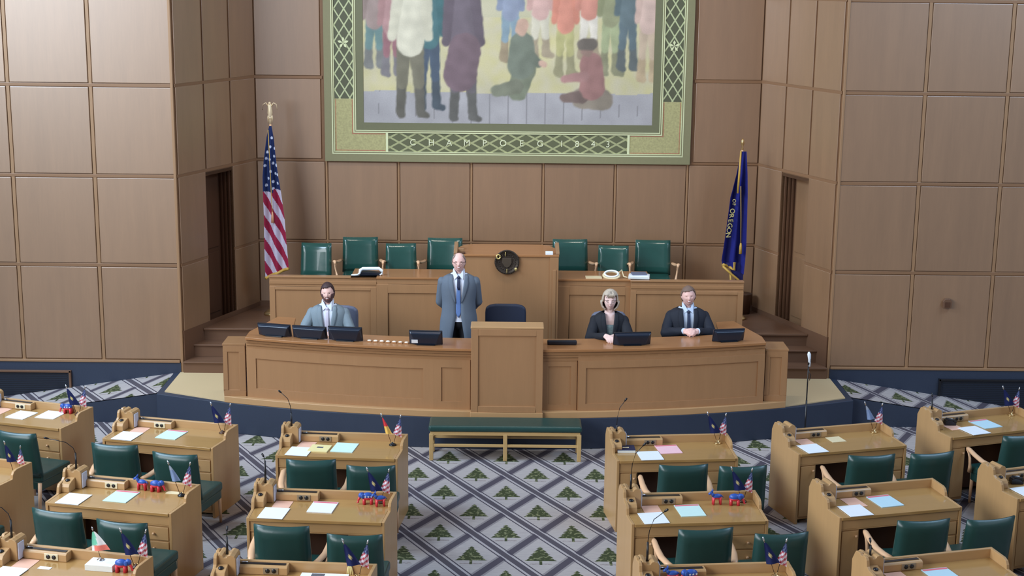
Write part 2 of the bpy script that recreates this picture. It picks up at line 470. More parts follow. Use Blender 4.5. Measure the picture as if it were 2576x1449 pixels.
# splayed recess walls
recL = math.hypot(WX-BX, BY-WY)
ang = math.atan2(BY-WY, WX-BX)
DOOR = (.60, 1.22)
for side, nm in ((-1, 'wall_left_recess'), (1, 'wall_right_recess')):
    # local x runs along the wall, front is -y
    w = bpy.data.objects.new(nm, None)
    mb = MB()
    if side < 0:
        S = lambda a: a                     # from near corner to back corner
        dirx = Vector((WX-BX, BY-WY, 0)).normalized(); org = Vector((-WX, WY, 0))
    else:
        S = lambda a: recL-a                # local x from back corner to near corner
        dirx = Vector((WX-BX, -(BY-WY), 0)).normalized(); org = Vector((BX, BY, 0))
    rz = math.atan2(dirx.y, dirx.x)
    d0, d1 = sorted((S(DOOR[0]), S(DOOR[1])))
    mb.box(0, d0, 0, .1, 0, 6.2); mb.box(d1, recL, 0, .1, 0, 6.2); mb.box(d0, d1, 0, .1, 2.70, 6.2)
    w = mb.build(nm, W_JOINT); w.location = org; w.rotation_euler = (0, 0, rz)
    struct(w, 'splayed oak panelled side wall of the rostrum recess, %s side' % ('left' if side < 0 else 'right'))
    xs = sorted([S(0.0), S(.61), S(1.21), S(recL)])
    add_panels(w, xs, [.62]+ZJ[1:], gap=.034, skip=((1, 0), (1, 1)))
    add_battens(w, [], ZJ[2:-1], 0, 6.2, 0, recL)
    for (a, b_) in ((0, d0), (d1, recL)):
        MB().box(a, b_, -.0145, 0, ZJ[1]-.02, ZJ[1]+.02).build('rail', W_JOINT, w)
    # deep door reveal and closed door
    r = MB()
    dm = W_DARK if side < 0 else W_BROWN  # left reveal and door use darker wood: shade put into the colour
    far = d1 if side < 0 else d0
    r.box(d0, d1, .0, .24, 2.70, 2.74)
    r.box(d0-.03, d0, .0, .24, .3, 2.72); r.box(d1, d1+.03, .0, .24, .3, 2.72)
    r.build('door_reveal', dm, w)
    for k in range(4):
        yy = .03+k*.055
        xa = (d1-.012) if side < 0 else d0
        MB().box(xa, xa+.012, yy, yy+.03, PLAT, 2.69).build('fluting', dm, w, bevel=.004)
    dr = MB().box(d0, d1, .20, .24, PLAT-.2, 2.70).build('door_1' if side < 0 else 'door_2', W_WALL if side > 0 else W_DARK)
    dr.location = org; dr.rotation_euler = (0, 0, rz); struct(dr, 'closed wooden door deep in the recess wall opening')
    for za, zb in ((PLAT+.06, 1.66), (1.72, 2.66)):
        MB().box(d0+.05, d1-.05, .188, .2, za, zb).build('door_panel', W_WALL if side > 0 else W_DARK, dr, bevel=.004)
    MB().ellipsoid(((d0+.09) if side < 0 else (d1-.09), .165, 1.55), (.02, .02, .02), 10, 6).build('door_knob', BRASS, dr)
    k0 = MB().box(0, recL, -.02, 0, PLAT-.7, PLAT+.06).build('baseboard_left_recess' if side < 0 else 'baseboard_right_recess', W_BROWN)
    k0.location = org; k0.rotation_euler = (0, 0, rz); struct(k0)

# back wall
w = MB().box(-BX-.02, BX+.02, 0, .12, 0, 6.2).build('wall_back', W_JOINT); w.location = (0, BY, 0)
struct(w, 'oak panelled wall behind the rostrum below and beside the mural')
xb = [-BX, -2.36, -1.42, -.47, .47, 1.41, 2.35, BX]
add_panels(w, xb, [.78, 1.70, 2.77], gap=.045)
add_panels(w, [-BX, -2.40], ZJ[2:], gap=.045); add_panels(w, [2.40, BX], ZJ[2:], gap=.045)
add_battens(w, xb[1:-1], [1.70, 2.77], .8, 2.77, -BX, BX, .026)
for s in (-1, 1):
    a, b_ = sorted((s*2.40, s*BX))
    for z in ZJ[3:-1]: MB().box(a, b_, -.0145, 0, z-.018, z+.018).build('rail', W_JOINT, w)
b0 = MB().box(-BX, BX, -.02, 0, PLAT-.3, PLAT+.07).build('baseboard_back', W_BROWN); b0.location = (0, BY-.002, 0); struct(b0)

# ------------------------------------------------------------------ floors, platform, ramps, stairs
fl = MB().add([(-9, 1, 0), (9, 1, 0), (9, 17.3, 0), (-9, 17.3, 0)], [(0, 1, 2, 3)]).build('floor', CARPET)
struct(fl, 'grey lavender carpet with diagonal bands and green tree motifs')
RA = 10.2; YC = 15.38
def arc(x, yc=YC): return yc + RA - math.sqrt(RA*RA - x*x)
def arcpts(x0, x1, yc, n=24): return [(x0+(x1-x0)*i/n, arc(x0+(x1-x0)*i/n, yc)) for i in range(n+1)]
CXR = 4.05
pl = MB().prism(arcpts(-CXR, CXR, YC)+[(CXR, 17.2), (WX, 17.2), (2.9, 17.6), (-2.9, 17.6), (-WX, 17.2), (-CXR, 17.2)], .0, L1).build('floor_platform', BLUE_DADO, bevel=.006)
struct(pl, 'low curved platform with blue black riser under the rostrum')
for side, nm in ((-1, 'floor_ramp_left'), (1, 'floor_ramp_right')):
    y0 = 16.24 if side < 0 else 16.34
    x0 = side*CXR; x1 = side*6.3
    z1 = max(0.0, L1-.150*(6.3-CXR))
    vs = [(x0, y0, 0), (x1, y0, 0), (x1, 17.12, 0), (x0, 17.12, 0), (x0, y0, L1-.006), (x1, y0, .012), (x1, 17.12, .012), (x0, 17.12, L1-.006)]
    fs = [(0,1,5,4),(1,2,6,5),(2,3,7,6),(3,0,4,7),(0,3,2,1)]
    rr = MB().add(vs, fs).build(nm, BLUE_DADO); struct(rr, 'blue black side of the carpeted ramp beside the platform')
    cp = MB().add([(x0, y0+.01, L1), (x1, y0+.01, .018), (x1, 17.12, .018), (x0, 17.12, L1)], [(0,1,2,3)]).build('carpet_runner', CARPET, rr)
    mt = MB().prism([(side*3.97, 16.29), (side*3.97, 17.13), (side*3.1, 17.13), (side*3.1, arc(3.1)+.02)] if side > 0 else
                    [(side*3.1, arc(3.1)+.02), (side*3.1, 17.13), (side*3.97, 17.13), (side*3.97, 16.29)], L1, L1+.012).build('floor_mat', MAT_FLOOR)
    tag(mt, 'beige mat at the foot of the %s steps beside the rostrum' % ('left' if side < 0 else 'right'), 'mat')
    st = empty('stairs', (0, 0, 0), 0, None, None, None, 'structure'); st['label'] = 'brown wooden steps rising to the dais on the %s' % ('left' if side < 0 else 'right')
    ys = [17.10, 17.345, 17.56]; zs = [.51, .665, .82]
    def wallx(y): return WX - (y-WY)*(WX-BX)/(BY-WY) if y > WY else WX
    for k in range(3):
        ye = ys[k+1] if k < 2 else 18.9
        a = 2.6; 
        pts = [(a, ys[k]), (wallx(ys[k])-.005, ys[k]), (wallx(ye)-.005, ye), (a, ye)]
        pts = [(side*p[0], p[1]) for p in pts]
        if side < 0: pts = pts[::-1]
        if k < 2:
            MB().prism(pts, L1-.01 if k == 0 else zs[k]-.155, zs[k]-.022).build('step', W_BROWN, st)
            MB().prism([(p[0], p[1]-.02 if abs(p[1]-ys[k]) < 1e-6 else p[1]) for p in pts], zs[k]-.022, zs[k]).build('tread', W_BROWN, st, bevel=.006)
dk = MB().prism([(-3.78, 17.56), (3.78, 17.56), (BX-.004, BY-.004), (-BX+.004, BY-.004)], .30, PLAT).build('floor_dais', W_BROWN, bevel=.006)
struct(dk, 'brown upper dais floor behind the rostrum')
nz = MB().prism([(-3.76, 17.53), (-2.7, 17.53), (-2.7, 17.57), (-3.76, 17.57)], PLAT-.024, PLAT+.002)
nz.prism([(2.7, 17.53), (3.76, 17.53), (3.76, 17.57), (2.7, 17.57)], PLAT-.024, PLAT+.002)
nz.build('stair_nosing', W_BROWN, dk, bevel=.006)
# stub ceiling far overhead
# ------------------------------------------------------------------ mural
MW = 2.37; MZ0 = 2.765; MZ1 = 5.5
mu = empty('mural', (0, BY-.012, 0), 0, 'tall painted mural in a green lattice border above the rostrum', 'painting')
G_OUT = plain('mural sage border', (130, 126, 92), .6, nz=.06)
G_DK = plain('mural olive border', (106, 106, 78), .6, nz=.06)
G_LINE = plain('mural pale line', (208, 212, 168), .6, nz=.03)
G_FLOR = plain('mural floral corner', (166, 160, 112), .6, nz=.35, nscale=45)
G_REDL = plain('mural red line', (176, 100, 84), .6, nz=.05)
def frame_band(name, off0, off1, y, mat):
    """U shaped flat band between two offsets from the outer edge"""
    m = MB(); 
    for s in (-1, 1):
        a, b_ = sorted((s*(MW-off0), s*(MW-off1)))
        m.box(a, b_, y, 0, MZ0+off1, MZ1)
    m.box(-(MW-off0), MW-off0, y, 0, MZ0+off0, MZ0+off1)
    return m.build(name, mat, mu)
frame_band('outer_border', 0, .095, -.045, G_OUT)
frame_band('pale_line', .095, .108, -.048, G_LINE)
frame_band('sage_line', .108, .122, -.044, G_OUT)
frame_band('pale_line', .122, .130, -.048, G_LINE)
frame_band('pale_line', .372, .384, -.048, G_LINE)
frame_band('sage_line', .384, .398, -.044, G_OUT)
frame_band('pale_line', .398, .408, -.048, G_LINE)
frame_band('inner_border', .408, .505, -.040, G_DK)
LATV = lattice('lattice upright', .130, .205, (82, 84, 62), (178, 184, 140), cx=MW-.251, cz=MZ0, w=.075)
LATH = lattice('lattice lengthwise', .235, .128, (92, 94, 66), (158, 160, 116), cx=0, cz=MZ0+.251, w=.10)
for s in (-1, 1):
    a, b_ = sorted((s*(MW-.130), s*(MW-.372)))
    MB().box(a, b_, -.036, 0, MZ0+.81, MZ1).build('lattice_strip', LATV, mu)
    # corner florals
    fz = MB().box(a, b_, -.038, 0, MZ0+.130, MZ0+.81)
    a2, b2 = sorted((s*(MW-.372), s*(MW-.79)))
    fz.box(a2, b2, -.038, 0, MZ0+.130, MZ0+.372)
    fz.build('floral_corner', G_FLOR, mu)
    a3 = s*(MW-.79)
    MB().box(min(a3, a3-s*.03), max(a3, a3-s*.03), -.046, 0, MZ0+.130, MZ0+.372).build('pale_line', G_LINE, mu)
    rl = MB()
    x1, x2 = sorted((s*(MW-.142), s*(MW-.148))); rl.box(x1, x2, -.040, 0, MZ0+.14, MZ0+.80)
    x1, x2 = sorted((s*(MW-.142), s*(MW-.78))); rl.box(x1, x2, -.040, 0, MZ0+.14, MZ0+.147)
    x1, x2 = sorted((s*(MW-.355), s*(MW-.362))); rl.box(x1, x2, -.040, 0, MZ0+.362, MZ0+.80)
    x1, x2 = sorted((s*(MW-.355), s*(MW-.78))); rl.box(x1, x2, -.040, 0, MZ0+.355, MZ0+.362)
    rl.build('red_line', G_REDL, mu)
    # small pale star like motif half way up the strip
    mot = MB(); cxm = s*(MW-.251); czm = MZ0+1.52
    for k in range(5):
        t = PI/2+2*PI*k/5
        mot.add([(cxm, -.042, czm), (cxm+.05*math.cos(t-.35), -.042, czm+.05*math.sin(t-.35)), (cxm+.075*math.cos(t), -.042, czm+.075*math.sin(t)), (cxm+.05*math.cos(t+.35), -.042, czm+.05*math.sin(t+.35))], [(0,1,2,3)])
    mot.build('border_motif', G_LINE, mu)
MB().box(-(MW-.82), MW-.82, -.036, 0, MZ0+.130, MZ0+.372).build('lattice_strip', LATH, mu)
def text(body, size, mat, parent, loc, rot, name='lettering', depth=.004):
    cu = bpy.data.curves.new(name, 'FONT'); cu.body = body; cu.size = size; cu.extrude = depth
    cu.align_x = 'CENTER'; cu.align_y = 'CENTER'
    tmp = bpy.data.objects.new('tmp', cu); COL.objects.link(tmp)
    dg = bpy.context.evaluated_depsgraph_get()
    me = bpy.data.meshes.new_from_object(tmp.evaluated_get(dg)); bpy.data.objects.remove(tmp)
    me.materials.clear(); me.materials.append(mat)
    o = bpy.data.objects.new(name, me); COL.objects.link(o); o.parent = parent; o.location = loc; o.rotation_euler = rot
    return o
LET = plain('mural lettering', (214, 216, 180), .6, nz=.04)
for chx, c_ in zip((-1.23, -.99, -.76, -.53, -.30, -.06, .18, .42, .70, .90, 1.11, 1.30), 'CHAMPOEG1843'):
    text(c_, .115, LET, mu, (chx, -.040, MZ0+.25), (PI/2, 0, 0))

# the picture : a generic loosely brushed crowd on a plank floor
def sheet(name, nx, nz_, pos, paint, mat, parent=None):
    vs = []; cols = []
    for j in range(nz_+1):
        for i in range(nx+1):
            u = i/nx; v = j/nz_
            vs.append(pos(u, v)); cols.append(lin(paint(u, v)))
    fs = [(j*(nx+1)+i, j*(nx+1)+i+1, (j+1)*(nx+1)+i+1, (j+1)*(nx+1)+i) for j in range(nz_) for i in range(nx)]
    me = bpy.data.meshes.new(name); me.from_pydata(vs, [], fs); me.update()
    at = me.color_attributes.new('paint', 'FLOAT_COLOR', 'POINT')
    at.data.foreach_set('color', [c for q in cols for c in q])
    me.polygons.foreach_set('use_smooth', [True]*len(fs))
    me.materials.append(mat)
    o = bpy.data.objects.new(name, me); COL.objects.link(o); o.parent = parent
    return o
PX0, PX1, PZ0, PZ1 = -(MW-.505), MW-.505, MZ0+.505, 5.45
# strokes: (x0,z0,r0,x1,z1,r1,colour)  in metres, z from the picture's lower edge
ST = []
def stroke(x0, z0, r0_, x1, z1, r1_, c): ST.append((x0, z0, r0_, x1, z1, r1_, c))
def fig(cx, z, h, coat, legs, boots, lean=0, w=1.0):
    """generic standing onlooker; z feet, h height"""
    for s in (-1, 1):
        stroke(cx+s*.13*w, z+.03, .055, cx+s*.11*w, z+.22*h, .06*w, boots)
        stroke(cx+s*.16*w+.05, z+.0, .035, cx+s*.13*w, z+.03, .05, boots)
        stroke(cx+s*.11*w, z+.20*h, .065*w, cx+s*.07*w, z+.48*h, .10*w, legs)
    stroke(cx, z+.46*h, .17*w, cx+lean, z+.80*h, .19*w, coat)
    for s in (-1, 1): stroke(cx+s*.17*w+lean, z+.80*h, .07*w, cx+s*.23*w, z+.50*h, .055*w, tuple(max(0, v-10) for v in coat))
    stroke(cx+lean, z+.9*h, .07*w, cx+lean, z+.94*h, .085*w, (196, 150, 124))
# back row (soft, paler)
for cx, z, h, coat, legs, boots in ((-1.72, .72, 1.25, (150, 124, 118), (90, 128, 128), (110, 110, 108)),
        (-1.50, .62, 1.3, (172, 120, 120), (150, 90, 100), (112, 106, 112)),
        (.02, .82, 1.3, (120, 132, 160), (112, 140, 158), (150, 128, 96)),
        (.40, .88, 1.2, (202, 150, 140), (196, 186, 160), (160, 140, 110)),
        (.72, .64, 1.35, (214, 120, 96), (172, 164, 96), (140, 132, 92)),
        (1.02, .86, 1.25, (206, 120, 100), (208, 196, 178), (150, 130, 100)),
        (1.30, .66, 1.5, (136, 138, 96), (150, 160, 110), (130, 128, 92)),
        (1.52, .72, 1.4, (84, 104, 112), (80, 100, 110), (82, 90, 92)),
        (1.78, .58, 1.5, (206, 166, 150), (190, 160, 130), (180, 150, 110))):
    fig(cx, z, h, coat, legs, boots, 0, .62)
# nearer figures
fig(-1.02, .20, 1.9, (56, 104, 112), (60, 76, 100), (58, 70, 84), 0, .75)
fig(-1.26, .10, 2.0, (204, 196, 168), (110, 104, 84), (88, 84, 76), .03, 1.0)
fig(-.58, .06, 1.95, (98, 84, 98), (92, 84, 92), (84, 82, 80), -.02, .95)
stroke(-.62, .62, .21, -.56, .95, .20, (108, 82, 94))
# kneeling figure in green
stroke(.12, .42, .12, .20, .70, .15, (112, 120, 96)); stroke(-.15, .42, .07, .10, .48, .09, (118, 122, 100))
stroke(.16, .75, .17, .17, 1.02, .15, (104, 114, 98)); stroke(.22, .95, .06, .38, .78, .05, (100, 110, 94))
stroke(.16, 1.20, .07, .17, 1.26, .075, (196, 148, 124)); stroke(.42, .78, .03, .46, .76, .03, (206, 156, 132))
# seated figure in red brown
stroke(.95, .34, .13, 1.22, .32, .13, (140, 124, 106)); stroke(.72, .34, .05, .95, .36, .08, (118, 92, 86))
stroke(1.08, .48, .16, 1.06, .78, .14, (150, 96, 92)); stroke(.98, .62, .06, .72, .58, .045, (156, 104, 100))
stroke(1.00, .95, .075, 1.01, .98, .075, (140, 104, 92)); stroke(.95, 1.02, .07, 1.06, 1.03, .07, (100, 88, 80))
def paint_mural(u, v):
    x = PX0+(PX1-PX0)*u; z = (PZ1-PZ0)*v
    n = noise.noise(Vector((x*2.3, z*2.9, 3.1))); n2 = noise.noise(Vector((x*9, z*9, 1.7)))
    if z < .40+.03*n:
        pw = .24; px = x/pw + z*.25*math.copysign(1, x)*abs(x)/2.0
        edge = abs((px % 1)-.5) > .485
        g = 158+14*n+6*n2
        c = [g, g-4, g+2] if not edge else [126, 122, 128]
    elif z < 1.35: c = [196+16*n, 184+14*n, 132+18*n2]
    else: c = [186+24*n, 178+20*n, 140+26*n]
    c = [c[0], c[1], c[2]]
    wx = x+.012*noise.noise(Vector((x*14, z*14, 0))); wz = z+.012*noise.noise(Vector((x*14, z*14, 5)))
    for (x0, z0, ra, x1, z1, rb, col) in ST:
        dx, dz = x1-x0, z1-z0; L = dx*dx+dz*dz
        t = max(0, min(1, ((wx-x0)*dx+(wz-z0)*dz)/L)) if L > 1e-9 else 0
        d = math.hypot(wx-x0-t*dx, wz-z0-t*dz)-(ra+(rb-ra)*t)
        if d < .015:
            k = min(1, max(0, (.015-d)/.02))
            sh = 1+.10*n2+.12*((wx-x0)*-1.2)/(ra+.1)*.5
            for i in range(3): c[i] = c[i]*(1-k)+k*max(10, min(245, col[i]*sh))
    m_ = (c[0]+c[1]+c[2])/3; t_ = (204, 198, 168)
    return tuple(max(0, min(250, .88*(q*.74+m_*.26)+.12*t_[i_])) for i_, q in enumerate(c))
sheet('picture', 250, 144, lambda u, v: (PX0+(PX1-PX0)*u, -.034, PZ0+(PZ1-PZ0)*v), paint_mural, CANVAS, mu)

# ------------------------------------------------------------------ front rostrum (clerks' desk)
FT = 1.14
fr = empty('rostrum_desk', (0, 0, 0), 0, 'long curved oak clerks desk with panelled front and projecting lectern', 'desk')
def arcbox(x0, x1, yc, depth, z0, z1, n=14, m=None):
    m = m or MB()
    p = arcpts(x0, x1, yc, n)
    return m.prism(p+[(x, y+depth) for x, y in reversed(p)], z0, z1)
YF = 15.44
arcbox(-2.93, -.86, YF+.02, .05, L1, FT-.02).build('front_board', W_DAIS, fr)
arcbox(-.86, -.37, YF+.02, .05, L1, FT-.02).build('front_board', W_DAIS, fr)
arcbox(.40, .80, YF+.02, .05, L1, FT-.02).build('front_board', W_DAIS, fr)
arcbox(.80, 2.93, YF-.01, .08, L1, FT-.02).build('front_board', W_DAIS, fr)
def ring_frame(x0, x1, z0, z1, yc, w=.05, d=.012):
    """stiles and rails round a recessed panel"""
    m = MB()
    arcbox(x0, x1, yc-d, d, z1-w, z1, 10, m); arcbox(x0, x1, yc-d, d, z0, z0+w, 10, m)
    arcbox(x0, x0+w, yc-d, d, z0+w, z1-w, 2, m); arcbox(x1-w, x1, yc-d, d, z0+w, z1-w, 2, m)
    return m
ring_frame(-2.93, -.80, .43, 1.0, YF+.02, .11).build('panel_frame', W_DAIS, fr, bevel=.004)
ring_frame(-.80, -.39, .43, 1.0, YF+.02, .09).build('panel_frame', W_DAIS, fr, bevel=.004)
ring_frame(.41, .79, .43, 1.0, YF+.02, .065).build('panel_frame', W_DAIS, fr, bevel=.004)
ring_frame(.81, 2.93, .43, 1.0, YF-.01, .08).build('panel_frame', W_DAIS, fr, bevel=.004)
for (a, b_, o_) in ((-2.93, -.38, 0), (.40, 2.93, -.012)):
    for k, (z0, z1, dd) in enumerate(((1.0, 1.035, .006), (1.04, 1.066, .018), (1.071, 1.097, .028), (1.102, FT, .040))):
        arcbox(a, b_, YF+.02+o_-dd, .06+dd, z0, z1 if z1 < FT else FT-.030, 20).build('moulding', W_DAIS_H, fr)
arcbox(-3.2, 3.2, YC+.005, .09, L1, .43, 28).build('base_board', W_BASE, fr, bevel=.006)
# top surface
top = MB()
p = arcpts(-2.93, 2.93, YF-.045, 28)
top.prism(p+[(2.93, 16.1), (2.72, 16.86), (2.50, 16.80), (2.45, 16.2)]+[(x, y+.44) for x, y in reversed(arcpts(-2.4, 2.4, YF, 18))]+[(-2.45, 16.2), (-2.50, 16.80), (-2.72, 16.86), (-2.93, 16.1)], FT-.03, FT)
top.build('desk_top', W_DAIS_TOP, fr, bevel=.004)
for s in (-1, 1):
    pts = [(s*2.92, 15.93), (s*2.71, 16.84), (s*2.68, 16.83), (s*2.88, 15.93)]
    MB().prism(pts, L1, FT-.03).build('return_side', W_DAIS, fr)
    a, b_ = sorted((s*2.95, s*3.2))
    MB().box(a, b_, arc(3.07, YF)+.0, arc(3.07, YF)+.33, L1, 1.02).build('end_pier', W_DAIS, fr, bevel=.005)
    MB().box(a-.006, b_+.006, arc(3.07, YF)-.012, arc(3.07, YF)+.34, 1.02, 1.045).build('pier_cap', W_DAIS_H, fr, bevel=.004)
    f = MB(); yy = arc(3.07, YF)
    f.box(a, b_, yy-.01, yy, .95, 1.02); f.box(a, b_, yy-.01, yy, .43, .50)
    f.box(a, a+.05, yy-.01, yy, .5, .95); f.box(b_-.07, b_, yy-.01, yy, .5, .95)
    f.build('panel_frame', W_DAIS, fr, bevel=.003)
    q = MB()
# lectern block in the middle
MB().box(-.378, .41, 15.372, 15.60, L1, 1.375).build('lectern_box', W_DAIS, fr, bevel=.003)
MB().box(-.384, .416, 15.360, 15.62, 1.375, 1.40).build('lectern_top', W_BASE, fr, bevel=.008)
f = MB(); f.box(-.378, -.30, 15.360, 15.372, .43, 1.375); f.box(.335, .41, 15.360, 15.372, .43, 1.375); f.box(-.30, .335, 15.360, 15.372, 1.30, 1.375); f.box(-.30, .335, 15.360, 15.372, .43, .50)
f.build('panel_frame', W_DAIS, fr, bevel=.003)
MB().box(-.384, .416, 15.350, 15.372, L1, .43).build('lectern_base', W_BASE, fr, bevel=.004)

# ------------------------------------------------------------------ upper dais desk
ud = empty('dais_desk', (0, 0, 0), 0, 'raised upper oak desk with speaker section behind the clerks desk', 'desk')
UY = 17.5; UT = 1.50
for (a, b_, y) in ((-2.92, -1.60, UY), (1.53, 2.92, UY-.05)):
    MB().box(a, b_, y, y+.06, L1, UT-.02).build('front_board', W_DAIS, ud, bevel=.003)
    MB().box(a-.005, b_+.005, y-.012, y+.09, UT-.02, UT).build('cap', W_DAIS_H, ud, bevel=.005)
    MB().box(a, b_, y-.008, y, UT-.10, UT-.06).build('moulding', W_DAIS_H, ud, bevel=.003)
    f = MB(); f.box(a+.0, a+.07, y-.012, y, .62, UT-.13); f.box(b_-.07, b_, y-.012, y, .62, UT-.13); f.box(a+.07, b_-.07, y-.012, y, UT-.17, UT-.13); f.box(a+.07, b_-.07, y-.012, y, .62, .70)
    f.build('panel_frame', W_DAIS, ud, bevel=.003)
for (a, b_) in ((-1.60, -.64), (.64, 1.53)):
    MB().box(a, b_, UY, UY+.06, L1, UT-.02).build('front_board', W_DAIS, ud, bevel=.003)
    f = MB(); f.box(a, a+.14, UY-.012, UY, .62, UT-.09); f.box(b_-.06, b_, UY-.012, UY, .62, UT-.09); f.box(a+.14, b_-.06, UY-.012, UY, UT-.20, UT-.09); f.box(a+.14, b_-.06, UY-.012, UY, .62, .72)
    f.build('panel_frame', W_DAIS, ud, bevel=.003)
MB().box(-1.92, -.64, UY-.012, UY+.52, UT-.025, UT).build('desk_top', W_DAIS_TOP, ud, bevel=.005)
MB().box(.64, 1.78, UY-.012, UY+.52, UT-.025, UT).build('desk_top', W_DAIS_TOP, ud, bevel=.005)
MB().box(-2.92, 2.92, UY-.025, UY, L1, .56).build('base_board', W_DARK, ud)
SY = 17.36; SZ = 1.825
MB().box(-.64, .635, SY, SY+.30, L1, SZ-.025).build('speaker_front', W_DAIS, ud, bevel=.004)
f = MB(); f.box(-.64, -.52, SY-.012, SY, .62, SZ-.03); f.box(.53, .635, SY-.012, SY, .62, SZ-.03); f.box(-.52, .53, SY-.012, SY, .62, .72)
f.build('panel_frame', W_DAIS, ud, bevel=.003)
MB().box(.565, .605, SY-.022, SY-.011, .62, 1.64).build('stile_bead', W_DAIS, ud, bevel=.004)
tp = [(-.645, SY-.014), (.64, SY-.014), (.64, SY+.35), (.54, SY+.62), (.42, SY+.70), (-.42, SY+.70), (-.54, SY+.62), (-.645, SY+.35)]
MB().prism(tp, SZ-.028, SZ).build('speaker_top', W_DAIS_TOP, ud, bevel=.005)
for s in (-1, 1):
    a, b_ = sorted((s*.645, s*.60))
    MB().prism([(SY-.0, SZ), (SY+.42, SZ), (SY+.42, SZ+.05), (SY+.30, SZ+.10), (SY+.05, SZ+.04), (SY, SZ+.02)], a, b_, 'X').build('side_fin', W_TRIM, ud, bevel=.004)
# seal
se = empty('wall_seal', (.005, SY-.012, 1.735), 0, 'round dark bronze state seal mounted on the speaker desk front', 'seal')
MX = Matrix.Rotation(PI/2, 4, 'X')
MB().lathe([(.150, 0), (.152, .012), (.140, .022), (.132, .016), (.06, .018), (.0, .020)], 40, M=MX).build('disc', BRONZE, se)
ms = MB()
for k in range(33):
    t = 2*PI*k/33; ms.box(-.006, .006, -.027, -.018, -.004, .004, M=Matrix.Rotation(t, 4, 'Y') @ T(0, 0, .143))
ms.build('bead_rim', BRONZE, se)
sh = MB().prism([(-.055, .05), (.055, .05), (.058, -.01), (.03, -.055), (0, -.07), (-.03, -.055), (-.058, -.01)], -.030, -.016, 'Y')
sh.build('shield', plain('worn bronze shield', (104, 92, 78), .4, metal=.6), se, bevel=.004)
ss = MB()
for k in range(24):
    t = 2*PI*k/24; ss.ellipsoid((.098*math.cos(t), -.022, .098*math.sin(t)), (.007, .005, .007), 6, 4)
ss.build('star_ring', BRONZE, se)
gg = MB(); gg.tube([( -.105+.022*math.cos(t), -.03, .068+.026*math.sin(t)) for t in [2*PI*k/12 for k in range(13)]], .010, 6, ref=(0, 1, 0)); gg.ellipsoid((.108, -.028, -.085), (.018, .012, .022)); gg.ellipsoid((.0, -.028, -.11), (.006, .008, .03)); gg.ellipsoid((-.02, -.028, .10), (.006, .008, .03))
gg.build('gilt_ornament', GOLDP, se)
# things on the dais desks
tag(MB().box(-.035, .035, -.02, .02, 0, .05).build('sounding_block', W_TRIM, loc=(-.555, SY+.12, SZ), bevel=.006), 'small light wooden block at the left end of the speaker desk', 'block')
tag(MB().box(-.05, .05, -.04, .04, 0, .018).build('gavel_stand', W_DARK, loc=(-.555, SY+.03, SZ+.0), bevel=.004), 'dark wooden gavel rest on the left end of the speaker desk', 'gavel rest')
tag(MB().box(-.045, .045, -.05, .05, 0, .03).build('note_pad', P_WHITE, loc=(.52, SY+.05, SZ), bevel=.003), 'small white note pad on the right end of the speaker desk', 'note pad')

# ------------------------------------------------------------------ chairs
def back_slab(w, z0, z1, t=.07, curve=.03, lean=.06, n=10, ysign=1):
    """upholstered back: y rises towards the rear (local -y is behind the sitter)"""
    m = MB(); vs = []; fs = []; rows = 8
    def pt(u, v, side):
        x = (u-.5)*w*(1-.04*v); z = z0+(z1-z0)*v
        edge = max(abs(u-.5)*2, abs(v-.5)*2)
        bul = t*.5*(1-max(0, (edge-.78)/.22)**2*.8)
        y = -lean*v - curve*(1-(2*u-1)**2)
        if abs(v-1) < 1e-6 or v > .9: z -= .008*(1-(2*u-1)**2)
        return (x, y+side*bul, z)
    for side in (-1, 1):
        for j in range(rows+1):
            for i in range(n+1): vs.append(pt(i/n, j/rows, side))
    N = (n+1)*(rows+1)
    for j in range(rows):
        for i in range(n):
            a = j*(n+1)+i
            fs.append((a, a+1, a+n+2, a+n+1)); fs.append((N+a, N+a+n+1, N+a+n+2, N+a+1))
    for i in range(n):
        fs.append((i, N+i, N+i+1, i+1)); a = rows*(n+1)+i; fs.append((a, a+1, N+a+1, N+a))
    for j in range(rows):
        a = j*(n+1); fs.append((a, a+n+1, N+a+n+1, N+a)); a += n; fs.append((a, N+a, N+a+n+1, a+n+1))
    return m.add(vs, fs, True)

